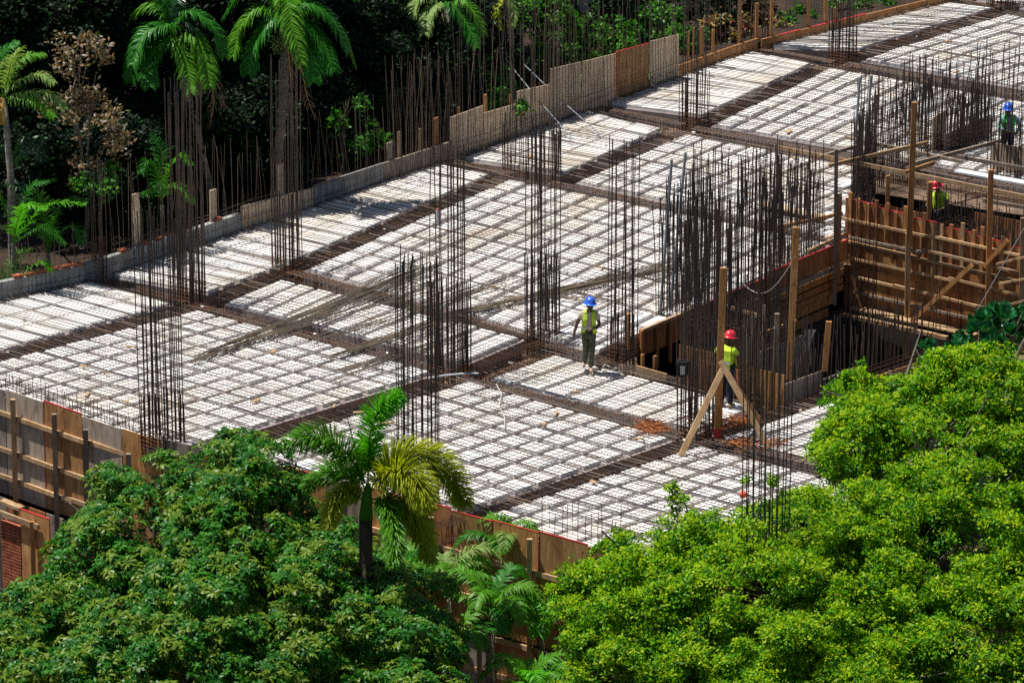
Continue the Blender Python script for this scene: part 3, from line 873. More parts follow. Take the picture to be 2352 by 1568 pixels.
# the high panel wall on the back side of the pit
C0, C1 = pt(1940, 560), pt(2470, 678); dV = (C1 - C0).normalized(); nF = Vector((dV.y, -dV.x, 0))
if nF.y > 0: nF = -nF
LW = (C1 - C0).length
root = empty('panel_wall', C0, 'high wall of orange brown panels with studs on the back side of the pit', 'form wall')
WALLR = root
npan = 7
for i in range(npan):
    a = C0 + dV * (LW * i / npan + .004) + UPV * -.2; b = C0 + dV * (LW * (i + 1) / npan - .004) + UPV * -.2
    t = 1.18 - .06 * i
    mb = MB(); mb.beam(Vector((a.x, a.y, (t - 1.75) / 2)), Vector((b.x, b.y, (t - 1.75) / 2)), .02, t + 1.75)
    p = sub(mb, 'panel', M['ply' if i % 3 else 'ply_red'], root)
    if i in (0, 1, 2, 3, 4, 5):
        mb = MB(); mb.beam(Vector((a.x, a.y, t + .008)), Vector((b.x, b.y, t + .008)), .024, .018); sub(mb, 'red_edge', M['redpaint'], p)
ns = 24
for i in range(ns):
    s = (i + .5 + random.gauss(0, .1)) / ns * LW; p = C0 + dV * s + nF * .05
    t = 1.3 + random.uniform(-.12, .15) - .35 * s / LW; bt = random.choice([-.1, -.3, -.45, -.2, .2, .3])
    mb = MB(); mb.beam(Vector((p.x, p.y, bt)), Vector((p.x, p.y, t)), .1, .05, up=nF); sub(mb, 'stud', M[random.choice(['lumber_or', 'lumber_or', 'lumber', 'ply_red'])], root)
def onwall(px, py, off):            # point in the plane off metres in front of the panels
    n = nF; P0 = C0 + nF * off; d = ray(px, py); o = Vector((0, 0, CAMH))
    t = (P0 - o).dot(n) / d.dot(n); return o + d * t
WAL = [((1926, 500), (2145, 546), .10, 'upper rail left length'), ((2135, 541), (2420, 604), .10, 'upper rail right length'), ((1948, 545), (2120, 580), .16, 'grey second rail left length'),
       ((2118, 573), (2420, 645), .16, 'second rail right length'), ((1935, 552), (2110, 592), .10, 'third rail left length'), ((2070, 585), (2420, 664), .10, 'third rail right length'),
       ((1948, 591), (2190, 645), .10, 'fourth rail left length'), ((2180, 638), (2420, 698), .10, 'fourth rail right length'), ((1956, 634), (2115, 672), .10, 'fifth rail left length'),
       ((2053, 655), (2400, 742), .10, 'fifth rail right length'), ((1961, 670), (2269, 741), .10, 'lowest thin rail')]
for (a, b, off, l) in WAL:
    m = 'lumber_grey' if 'grey' in l or 'lowest' in l else 'lumber'
    plank('rail', onwall(*a, off), onwall(*b, off), .05, .065, m, l + ' on the high panel wall', 'rail', 'rails on the high panel wall')
plank('walk_board', onwall(1959, 706, .35), onwall(2240, 770, .35), .30, .04, 'lumber', 'wide plank lying across the pit below the rails', 'plank')
plank('walk_board', onwall(1936, 722, .75), onwall(2176, 776, .75), .12, .09, 'lumber', 'narrow plank lying in front of the wide pit plank', 'plank')
plank('brace', onwall(2094, 738, .5), onwall(2233, 608, .25), .11, .05, 'lumber_or', 'long diagonal brace before the high panel wall', 'brace', up=nF)
plank('brace', onwall(2260, 612, .3), onwall(2314, 551, .3), .1, .05, 'lumber_or', 'short diagonal piece nailed to the right tall post', 'brace', up=nF)
mb = MB(); mb.tube([onwall(2212, 770, .8), onwall(2352, 525, .4)], .012, 5); tag(mb.build('tie_rod', M['pvc']), 'thin grey rod slanting before the right panels', 'rod')
def post(b, t, Y, w, h, mat, label, zb=None):
    p, q = Q(*b, Y), Q(*t, Y)
    plank('post', p, q, w, h, mat, label, 'post', 'timber posts round the pit', up=Vector((0, 1, 0)))
Yw = lambda x: onwall(x, 600, .22).y
post((2083, 822), (2086, 535), Yw(2085), .13, .09, 'lumber', 'tall grey post in the middle of the high panel wall')
post((2088, 560), (2101, 235), Yw(2090) - .1, .14, .09, 'lumber_or', 'tallest orange post above the high panel wall')
post((2268, 775), (2276, 390), Yw(2270), .13, .09, 'lumber_or', 'tall orange post right of the diagonal brace')
post((2345, 760), (2350, 500), Yw(2345), .12, .08, 'lumber', 'post at the right picture edge')
post((1917, 700), (1921, 343), G(1920, 585).y, .09, .07, 'lumber_grey', 'thin grey post at the back corner of the pit')
post((1924, 640), (1929, 445), G(1924, 580).y - .2, .11, .07, 'lumber_or', 'orange post beside the thin grey post')
post((2036, 600), (2040, 403), G(2038, 500).y, .1, .07, 'lumber_or', 'rusty orange post behind the panels left')
post((2131, 620), (2137, 418), G(2134, 520).y, .12, .08, 'lumber_or', 'orange post behind the panels beside the stair well man')
post((1813, 873), (1829, 522), G(1814, 905).y, .15, .07, 'lumber_or', 'tall leaning timber hanging over the pit front')
post((1894, 852), (1904, 738), G(1896, 900).y + .3, .13, .08, 'lumber_or', 'short orange post standing in the pit')
post((1779, 880), (1785, 720), G(1780, 905).y + .5, .1, .07, 'lumber_grey', 'short grey post left of the pit bars')
def led(a, za, b, zb, w, h, mat, label): plank('ledger', G(*a, za), G(*b, zb), w, h, mat, label, 'ledger', 'ledger timbers over the stair well')
led((1779, 337), .9, (2085, 398), .9, .05, .11, 'lumber', 'long ledger left of the tallest post')
led((2085, 398), .92, (2400, 462), .92, .05, .12, 'lumber', 'long ledger right of the tallest post')
led((1903, 381), 1.0, (2130, 328), 1.0, .05, .1, 'lumber', 'pale ledger rising across the dark stirrup wall')
led((2079, 396), 1.0, (2145, 374), 1.0, .05, .1, 'lumber_or', 'short stub ledger at the tallest post')
led((1883, 361), .9, (1975, 333), .9, .05, .09, 'lumber_grey', 'short grey ledger left of the stirrup wall')
led((1942, 316), .7, (2210, 372), .7, .05, .09, 'lumber_grey', 'grey ledger behind the dark stirrup wall')
led((2100, 376), .7, (2320, 318), .7, .05, .1, 'lumber_grey', 'dull ledger before the leaning boards')
led((2160, 352), .5, (2420, 400), .5, .05, .1, 'lumber_grey', 'thin ledger before the tan box form')
led((2258, 460), .3, (2420, 488), .3, .05, .1, 'lumber_grey', 'grey ledger at the right edge below the white plank')
led((1855, 578), .35, (1940, 538), .35, .05, .08, 'lumber', 'small sloping ledger beside the pit corner')
led((1790, 522), .3, (1935, 490), .3, .05, .09, 'lumber_or', 'ledger lying over the floor towards the corner post')
led((1745, 465), .12, (1885, 497), .12, .42, .02, 'ply_tan', 'pale plywood sheet lying on the floor before the pit')
plank('walk_board', G(2198, 392, .75), G(2420, 432, .75), .30, .045, 'plastic', 'white plank lying across the stair well at the right', 'plank')
plank('brace', onwall(2355, 590, .4), onwall(2290, 606, .4), .1, .05, 'lumber', 'short bracket stub high at the right post', 'bracket')
plank('brace', onwall(2355, 640, .4), onwall(2296, 651, .4), .1, .05, 'lumber', 'short bracket stub middle at the right post', 'bracket')
plank('brace', onwall(2355, 690, .4), onwall(2290, 706, .4), .1, .05, 'lumber', 'short bracket stub low at the right post', 'bracket')
# forms behind
def panel(name, a, b, z0, z1, mat, label, cat='plywood sheet', group='form panels standing by the pit', th=.02):
    A_, B_ = Vector((a.x, a.y, (z0 + z1) / 2)), Vector((b.x, b.y, (z0 + z1) / 2))
    mb = MB(); mb.beam(A_, B_, th, z1 - z0); return tag(mb.build(name, M[mat]), label, cat, group)
panel('plywood_sheet', pt(2276, 386), pt(2480, 420), 0, .70, 'ply_tan', 'tan box form at the right edge before the green vested man')
panel('plywood_sheet', pt(2168, 352), pt(2275, 306), 0, .52, 'ply_grey', 'grey form panel behind the white plank')
panel('plywood_sheet', pt(2140, 350), pt(2172, 330), 0, .95, 'ply_tan', 'reddish tan board leaning beside the grey form')
panel('plywood_sheet', pt(2240, 470), pt(2420, 505), -1.6, -.2, 'ply_red', 'dark brown panel deep in the stair well right')
panel('plywood_sheet', pt(2010, 432), pt(2120, 455), -1.6, -.4, 'ply_red', 'dark brown panel deep in the stair well left')
panel('plywood_sheet', pt(1706, 908), pt(1800, 931), -.25, .72, 'ply', 'orange panel of the core box behind the braced post')
panel('plywood_sheet', pt(1803, 915), pt(1885, 885), -.35, .35, 'ply_grey', 'dull panel of the core box under the leaning timber')
panel('plywood_sheet', pt(1890, 882), pt(1960, 855), -.35, .12, 'ply_grey', 'low dull panel by the orange pit edge')
panel('plywood_sheet', pt(1600, 872), pt(1700, 898), -.4, .5, 'ply_red', 'brown core panel in front of the red helmeted man')
panel('plywood_sheet', pt(1650, 800, -.4), pt(1738, 764, -.4), -2.2, -.1, 'ply_red', 'dark core panel inside the pit left')
panel('plywood_sheet', pt(1560, 800, -.4), pt(1650, 822, -.4), -2.4, -.3, 'ply_red', 'dark core panel facing the front inside the pit')
panel('plywood_sheet', pt(1745, 850, -.4), pt(1840, 812, -.4), -1.5, .05, 'ply_grey', 'grey slatted panel inside the pit')
panel('plywood_sheet', pt(2000, 872), pt(2290, 776), -.45, .05, 'lumber_or', 'orange plank edging the pit front behind the light green tree')
SLR = empty('slatted_form', pt(1676, 790, -1), 'grey slatted form of upright boards in the core box behind the dense bars', 'formwork')
for i, x in enumerate(range(1676, 1760, 13)):
    p = pt(x, 792 - (x - 1676) * .3, -.3); mb = MB(); mb.beam(p - UPV * .6, p + UPV * random.uniform(.5, .8), .07, .03, up=nF)
    sub(mb, 'slat', M['lumber_grey'], SLR)
led((1655, 700), .1, (1745, 726), .1, .05, .09, 'lumber', 'pale ledger across the core box behind the tall post')
led((1745, 768), .05, (1830, 738), .05, .05, .09, 'lumber_or', 'sloping ledger across the core box')
# braced post
b0 = pt(1648, 1006)
root = empty('braced_post', b0, 'tall orange timber post on the floor held by three slanting braces', 'braced post')
mb = MB(); mb.beam(b0, Q(1662, 615, b0.y), .15, .08, up=Vector((0, 1, 0))); pp = sub(mb, 'post', M['lumber_or'], root)
mb = MB(); mb.beam(b0 + UPV * .01, b0 + UPV * .22, .155, .085, up=Vector((0, 1, 0))); sub(mb, 'red_mark', M['redpaint'], pp)
top = Q(1657, 838, b0.y - .12)
for (x, y, dy, m, tx, ty) in ((1564, 1046, -.1, 'lumber', 1660, 848), (1766, 1030, -.16, 'lumber', 1655, 828), (1748, 972, .2, 'lumber_or', 1662, 846)):
    g = pt(x, y, .02); mb = MB(); mb.beam(g, Q(tx, ty, b0.y + dy), .13, .055, up=Vector((0, 1, 0))); sub(mb, 'brace', M[m], root)

# pipes
for x, y, h, l, dx in ((1515, 738, 4.0, 'left grey upright pipe before the central bay', .25), (1537, 730, 4.1, 'right grey upright pipe leaning beside its neighbour', .35),):
    p = pt(x, y, -.2); mb = MB(); mb.tube([p, p + Vector((dx * .5, 0, h / 2)), p + Vector((dx, 0, h))], .035, 8); tag(mb.build('conduit_pipe', M['pvc']), l, 'pipe', 'grey upright pipes')
for x, y, l in ((1962, 372, 'left grey upright pipe beside the stirrup wall'), (1988, 366, 'right grey upright pipe beside the stirrup wall')):
    p = pt(x, y, -.2); mb = MB(); mb.tube([p, p + Vector((.1, 0, 2.3))], .035, 8); tag(mb.build('conduit_pipe', M['pvc']), l, 'pipe', 'grey upright pipes')
def pipe_on(pts, z, r, mat, name, label, cat):
    mb = MB(); mb.tube([G(x, y, z) for x, y in pts], r, 6); return tag(mb.build(name, M[mat]), label, cat)
pipe_on([(1795, 225), (1870, 239), (1950, 252), (2050, 275), (2190, 307)], .07, .02, 'pvc_white', 'white_pipe', 'thin white pipe lying across the far right bays', 'pipe')
pipe_on([(985, 868), (1020, 862), (1060, 858), (1100, 857)], .08, .022, 'pvc_white', 'white_pipe', 'white curved pipe lying at the foot of the dense column cage', 'pipe')
pipe_on([(495, 574), (560, 556), (622, 538)], .06, .016, 'pvc_white', 'white_pipe', 'white pipe lying on the shaded bay by the wall', 'pipe')
pipe_on([(1360, 860), (1366, 840), (1378, 852), (1390, 836), (1400, 842)], .07, .01, 'wire', 'cable', 'pale cable curled on the floor near the walking man', 'cable')
pipe_on([(1140, 882), (1152, 905), (1146, 932), (1160, 960), (1158, 985)], .06, .012, 'wire', 'cable', 'pale cable trailing down the floor left of the rust pile', 'cable')
mb = MB(); P0, P1 = Q(1826, 590, G(1814, 905).y - .1), Q(1700, 646, G(1700, 700).y)
mb.tube([P0 + (P1 - P0) * (i / 10) - UPV * (1.0 * math.sin(math.pi * i / 10) * .55) for i in range(11)], .008, 5); tag(mb.build('cable', M['wire']), 'pale cable hanging from the leaning timber', 'cable')
# bundles of loose bars
def bundle(label, a, b, n, spa, spb, za=.06, zb=.10):
    A_, B_ = pt(*a), pt(*b); d = (B_ - A_).normalized(); s = Vector((-d.y, d.x, 0))
    root = empty('rebar_bundle', A_, label, 'loose bars', 'loose bars lying across the floor')
    for i in range(n):
        o0, o1 = random.gauss(0, spa), random.gauss(0, spb); e0, e1 = random.uniform(-.1, .9), random.uniform(-.9, .1)
        mb = MB(); m = 6; pts = []
        for k in range(m + 1):
            t = k / m; p = A_ + d * e0 + (B_ - A_ + d * (e1 - e0)) * t + s * (o0 + (o1 - o0) * t + .06 * math.sin(t * 5 + i))
            p.z = za + random.random() * .05 + .02 * (i % 3); pts.append(p)
        mb.tube(pts, .012, 4); sub(mb, 'loose_bar', M['rebar_new'], root)
bundle('long bundle of loose bars from the left column cage to the centre', (430, 842), (985, 618), 18, .06, .26)
bundle('loose bars fanning beside the long left bundle', (560, 800), (1010, 655), 7, .12, .30)
bundle('loose bars running on towards the grey upright pipes', (985, 740), (1560, 612), 18, .10, .22)
bundle('loose bars ending near the middle of the left bay', (748, 832), (1050, 738), 14, .07, .22)
bundle('scattered loose bars behind the front column cage', (740, 880), (1080, 770), 7, .18, .25)
bundle('few loose bars by the central column cage', (1080, 690), (1420, 694), 4, .05, .2)
bundle('dark long bars under the stacked bundle', (700, 800), (1210, 640), 7, .12, .2)
def rust_pile(label, x, y, w, n):
    c = pt(x, y, .05); root = empty('stirrup_pile', c, label, 'pile of ties', 'piles of rusty bent ties')
    for i in range(n):
        a = random.gauss(.5, .25); L = random.uniform(.25, .42); q = c + Vector((random.gauss(0, w), random.gauss(0, w * 1.2), random.random() * .12))
        u = Vector((math.cos(a), math.sin(a), random.gauss(0, .12))) * L / 2; v = Vector((-math.sin(a), math.cos(a), 0)) * .09
        mb = MB(); ps = [q - u - v, q + u - v, q + u + v, q - u + v, q - u - v]
        for k in range(4): mb.tube([ps[k], ps[k + 1]], .0065, 3)
        sub(mb, 'bent_tie', M['rust_bright'], root)
rust_pile('pile of rusty ties left of the braced post', 1497, 985, .17, 40)
rust_pile('pile of rusty ties behind the braced post', 1690, 972, .17, 30)
rust_pile('small pile of rusty ties under the right brace', 1705, 1018, .13, 22)
rust_pile('scattered rusty ties at the foot of the front right cage', 1772, 1022, .12, 14)
# small things
def blob(mb, c, rx, ry, rz, n=8, mi=0, jit=.15):
    b = len(mb.v); rg = 5
    for i in range(rg + 1):
        th = math.pi * i / rg
        for k in range(n):
            a = 2 * math.pi * k / n; j = 1 + random.uniform(-jit, jit)
            mb.v.append((c[0] + rx * math.sin(th) * math.cos(a) * j, c[1] + ry * math.sin(th) * math.sin(a) * j, c[2] + rz * math.cos(th) * j))
    for i in range(rg):
        for k in range(n):
            k2 = (k + 1) % n
            mb.f.append((b + i * n + k, b + (i + 1) * n + k, b + (i + 1) * n + k2, b + i * n + k2)); mb.m.append(mi)
mb = MB(); c = pt(1707, 1135, .16); blob(mb, c, .09, .09, .08, 9); tag(mb.build('clay_ball_valve', M['redthing'], smooth=True), 'round orange red lump lying on the front bay', 'lump')
mb = MB(); c = Q(1005, 497, G(1032, 848).y); blob(mb, c, .07, .05, .16, 7, 0, .3); o = mb.build('plastic_bag', M['plastic']); tag(o, 'crumpled white plastic bag tied on the dense column cage', 'bag')
mb = MB(); blob(mb, (c[0] + .02, c[1], c[2] + .17), .04, .04, .03, 6); sub(mb, 'red_knot', M['redpaint'], o)
mb = MB(); c = Q(1567, 845, G(1606, 985).y - .42); mb.box(c, Vector((1, 0, 0)), Vector((0, 1, 0)), UPV, .14, .06, .19); o = mb.build('hanging_bag', M['blackbag'])
bm = bmesh.new(); bm.from_mesh(o.data); bmesh.ops.bevel(bm, geom=bm.edges[:], offset=.04, segments=3, affect='EDGES'); bm.to_mesh(o.data); bm.free()
tag(o, 'small black bag with three white stripes hanging on the dense bars', 'bag')
for k in range(3):
    mb = MB(); mb.box(c + Vector((-.03 + .035 * k, -.066, -.03)), Vector((1, 0, 0)), Vector((0, 1, 0)), UPV, .010, .004, .10); sub(mb, 'stripe', M['pvc_white'], o)
mb = MB(); c = Q(1852, 800, G(1850, 900).y + .8)
for k in range(5):
    x0 = c.x + (k - 2) * .05; prev = Vector((x0 + .06, c.y, c.z + .45))
    for s in range(4):
        nx = Vector((x0 + .03 * math.sin(s * 2 + k) - .03 * s, c.y + .04 * math.sin(k * 2 + s), c.z + .45 - .26 * (s + 1)))
        mb.face([prev, prev + Vector((.055, .02, 0)), nx + Vector((.055, .02, 0)), nx]); prev = nx
tag(mb.build('hanging_cloth', M['cloth']), 'checked cloth hanging on the bars inside the pit', 'cloth')

# ================================================================== FRONT FENCE
def fp(x, z, off=0.0):
    a = G(x, line_y(FRONT, x)); b = G(x + 20, line_y(FRONT, x + 20)); d = (b - a).normalized(); n = Vector((d.y, -d.x, 0))
    p = a + n * off; p.z = z; return p
root = empty('plywood_fence', fp(0, -6), 'long plywood form fence along the front edge with posts and rails', 'fence')
cuts = [(-300, 12, 'ply_grey'), (13, 100, 'ply_grey'), (101, 189, 'ply'), (190, 280, 'ply_grey'), (281, 372, 'ply'), (373, 466, 'ply_grey'), (467, 560, 'ply'), (561, 655, 'ply_grey'),
        (656, 750, 'ply'), (751, 843, 'ply_grey'), (845, 940, 'ply'), (941, 1036, 'ply_red'), (1038, 1131, 'ply'), (1132, 1237, 'ply'), (1239, 1350, 'ply'), (1352, 1410, 'ply'), (1412, 1700, 'ply')]
for i, (a, b, m) in enumerate(cuts):
    pa_, pb_ = fp(a + .5, 0), fp(b - .5, 0)
    t = .10 + .05 * ((i * 7) % 3) / 2
    segs = [a + .5] + [c for c, _ in FRONT if a + 1 < c < b - 1] + [b - .5]
    mb = MB()
    for k in range(len(segs) - 1):
        P_, R_ = fp(segs[k], (t - 2.4) / 2), fp(segs[k + 1], (t - 2.4) / 2); mb.beam(P_, R_, .02, t + 2.4)
    p = sub(mb, 'panel', M[m], root)
    if m in ('ply', 'ply_red') and i not in (4, 6):
        mb = MB()
        for k in range(len(segs) - 1):
            mb.beam(fp(segs[k], t + .008), fp(segs[k + 1], t + .008), .024, .02)
        mb.beam(fp(a + .5, -2.2, .013), fp(a + .5, t, .013), .02, .008, up=Vector((0, 1, 0)))
        sub(mb, 'red_edge', M['redpaint'], p)
    mb = MB()
    for k in range(len(segs) - 1): mb.beam(fp(segs[k], -3.75, .03), fp(segs[k + 1], -3.75, .03), .02, 2.5)
    sub(mb, 'lower_panel', M['ply_red' if i % 2 else 'ply_grey'], root)
for x, tz in ((40, .02), (135, .0), (207, -.12), (305, -.35), (400, -.2), (500, -.1), (600, -.1), (700, -.1), (800, -.1), (900, -.1), (1000, -.1), (1110, -.2), (1226, .0), (1341, -.35), (1460, -.2), (1600, -.2), (1750, -.2)):
    mb = MB(); mb.beam(fp(x, -6.1, .14), fp(x, tz, .14), .11, .09, up=Vector((0, 1, 0))); sub(mb, 'post', M[random.choice(['lumber', 'lumber_grey'])], root)
RL = [(-.46, [(-100, 30), (27, 205), (200, 420)]), (-1.33, [(-100, 70), (50, 206), (210, 420)]), (-1.98, [(-100, 45), (48, 165), (150, 420)])]
for z, ls in RL:
    for k, (a, b) in enumerate(ls):
        mb = MB(); mb.beam(fp(a, z + .01 * k, .055 + .0 * k), fp(b, z + .02 - .03 * k, .055), .06, .10); sub(mb, 'rail', M['lumber'], root)
for z in (-.78, -1.7, -2.5, -3.3):
    for a, b in ((840, 960), (962, 1112), (1114, 1227), (1229, 1342), (1344, 1410), (1412, 1700)):
        mb = MB(); mb.beam(fp(a, z + .02 * random.random(), .055), fp(b, z + .02 * random.random(), .055), .06, .11); sub(mb, 'rail', M['lumber'], root)
# lower wall piece in front at the left
root = empty('lower_form', fp(0, -6, .8), 'lower form wall with brick pier at the left picture edge', 'form wall')
mb = MB(); mb.beam(fp(-200, -4.15, .8), fp(53, -4.15, .8), .03, 4.0); pn = sub(mb, 'panel', M['ply_grey'], root)
mb = MB(); mb.beam(fp(-200, -2.14, .8), fp(53, -2.14, .8), .034, .025); sub(mb, 'red_edge', M['redpaint'], pn)
mb = MB(); mb.beam(fp(104, -4.2, .8), fp(170, -4.2, .8), .03, 4.0); sub(mb, 'panel', M['ply'], root)
mb = MB(); mb.beam(fp(103, -2.2, .8), fp(170, -2.2, .8), .034, .025); sub(mb, 'red_edge', M['redpaint'], root)
mb = MB(); mb.beam(fp(-150, -2.40, .88), fp(150, -2.44, .88), .06, .12); sub(mb, 'rail', M['lumber'], root)
for x, w in ((36, .12), (137, .1)):
    mb = MB(); mb.beam(fp(x, -6.1, .9), fp(x, -2.35, .9), w, .07, up=Vector((0, 1, 0))); sub(mb, 'post', M['lumber_or'], root)
mb = MB(); z = -6.1
while z < -2.6:
    for k in range(2): mb.beam(fp(55 + 23 * k, z, .7), fp(77 + 23 * k, z, .7), .2, .055)
    z += .08
sub(mb, 'brick_pier', M['brick'], root)
mb = MB(); mb.beam(fp(52, -2.22, .7), fp(98, -2.24, .7), .18, .07); sub(mb, 'cap_board', M['lumber'], root)

# scraps scattered on the floor
mb = MB(); rs = random.Random(77)
for k in range(420):
    x, y = rs.uniform(0, 2300), rs.uniform(60, 1200); g_ = G(x, y, .0)
    if y < line_y(BACKW, x) + 25 or g_.y < fence_y(g_.x) + .4 or in_hole(g_): continue
    a_ = rs.uniform(0, 3.14); u = Vector((math.cos(a_), math.sin(a_), 0)); v_ = Vector((-u.y, u.x, 0)); t_ = rs.random()
    if t_ < .5: mb.box(g_ + UPV * .01, u, v_, UPV, rs.uniform(.02, .06), rs.uniform(.015, .04), .012, 0)
    elif t_ < .8: mb.tube([g_ + UPV * .06, g_ + u * rs.uniform(.15, .5) + UPV * .055], .008, 4, 1)
    else: mb.box(g_ + UPV * .05, u, v_, UPV, rs.uniform(.06, .22), rs.uniform(.02, .05), .012, 2)
tag(mb.build('floor_scraps', [M['foam'], M['rust'], M['lumber']]), 'foam crumbs, wire ends and wood chips scattered on the floor', kind='stuff')
# ================================================================== WORKERS
M['skin'] = noisy('dark_skin', (0.07, 0.035, 0.022), (0.10, 0.055, 0.035), 6, 0.5, 0.4)
M['helmet_blue'] = noisy('blue_helmet_plastic', (0.02, 0.10, 0.55), (0.03, 0.13, 0.62), 2, 0.3, 0.5)
M['helmet_red'] = noisy('red_helmet_plastic', (0.60, 0.02, 0.03), (0.68, 0.03, 0.05), 2, 0.3, 0.5)
M['tee'] = noisy('beige_shirt_cloth', (0.42, 0.34, 0.27), (0.52, 0.43, 0.35), 6, 0.9, .1, bstr=.3)
M['teeblue'] = noisy('pale_blue_shirt_cloth', (0.22, 0.33, 0.36), (0.32, 0.44, 0.46), 6, 0.9, .1, bstr=.3)
M['olive'] = noisy('olive_trouser_cloth', (0.06, 0.065, 0.04), (0.12, 0.125, 0.08), 7, 0.9, .1, bstr=.5)
M['navy'] = noisy('dark_trouser_cloth', (0.015, 0.02, 0.035), (0.03, 0.04, 0.06), 7, 0.9, .1)
M['vest'] = noisy('yellow_green_vest', (0.42, 0.62, 0.04), (0.52, 0.72, 0.06), 5, 0.75, .1)
M['vestgreen'] = noisy('green_vest', (0.06, 0.55, 0.06), (0.10, 0.68, 0.10), 5, 0.75, .1)
M['reflect'] = noisy('grey_reflective_band', (0.35, 0.38, 0.36), (0.5, 0.52, 0.5), 9, 0.4, .5)
M['boot'] = noisy('tan_boot_leather', (0.36, 0.24, 0.16), (0.46, 0.32, 0.22), 8, 0.7, .2)
M['black'] = noisy('black_belt', (0.012, 0.012, 0.012), (0.02, 0.02, 0.02), 8, 0.6, .3)

def skin_mesh(name, nodes, edges, mat, parent, levels=2, root_i=0):
    keys = list(nodes); idx = {k: i for i, k in enumerate(keys)}
    me = bpy.data.meshes.new(name + '_cage')
    me.from_pydata([nodes[k][0] for k in keys], [(idx[a], idx[b]) for a, b in edges], [])
    o = bpy.data.objects.new(name, me); COL.objects.link(o)
    md = o.modifiers.new('s', 'SKIN'); md.use_smooth_shade = True
    sv = me.skin_vertices[0].data
    for k in keys:
        r = nodes[k][1]; sv[idx[k]].radius = (r, r) if not hasattr(r, '__len__') else r
        sv[idx[k]].use_root = (idx[k] == root_i)
    ss = o.modifiers.new('u', 'SUBSURF'); ss.levels = levels; ss.render_levels = levels
    dg = bpy.context.evaluated_depsgraph_get(); dg.update()
    m2 = bpy.data.meshes.new_from_object(o.evaluated_get(dg))
    o.modifiers.clear(); o.data = m2; m2.name = name
    m2.materials.clear(); m2.materials.append(mat)
    o.parent = parent
    return o

def hand(nodes, edges, wrist, tip_dir, palm_n, side, pre, curl=.5):
    """palm and five fingers, chained from the wrist node"""
    w = Vector(nodes[wrist][0]); d = Vector(tip_dir).normalized(); n = Vector(palm_n).normalized(); s = d.cross(n).normalized() * side
    n = s.cross(d).normalized() * side
    nodes[pre + 'palm'] = (tuple(w + d * .05), (.026, .019)); edges.append((wrist, pre + 'palm'))
    for i, (o, L) in enumerate(((-.026, .06), (-.009, .072), (.009, .078), (.026, .07))):
        b = w + d * .085 + s * o
        nodes[pre + 'k%d' % i] = (tuple(b), .0105); edges.append((pre + 'palm', pre + 'k%d' % i))
        m = b + d * (L * .5) + n * (L * .25 * curl); t = m + d * (L * .4 * (1 - curl * .6)) + n * (L * .5 * curl)
        nodes[pre + 'm%d' % i] = (tuple(m), .0085); nodes[pre + 't%d' % i] = (tuple(t), .007)
        edges += [(pre + 'k%d' % i, pre + 'm%d' % i), (pre + 'm%d' % i, pre + 't%d' % i)]
    b = w + d * .03 + s * .034 + n * .01; t = b + d * .045 + s * .015 + n * .02
    nodes[pre + 'th'] = (tuple(b), .012); nodes[pre + 'tt'] = (tuple(t), .009); edges += [(pre + 'palm', pre + 'th'), (pre + 'th', pre + 'tt')]

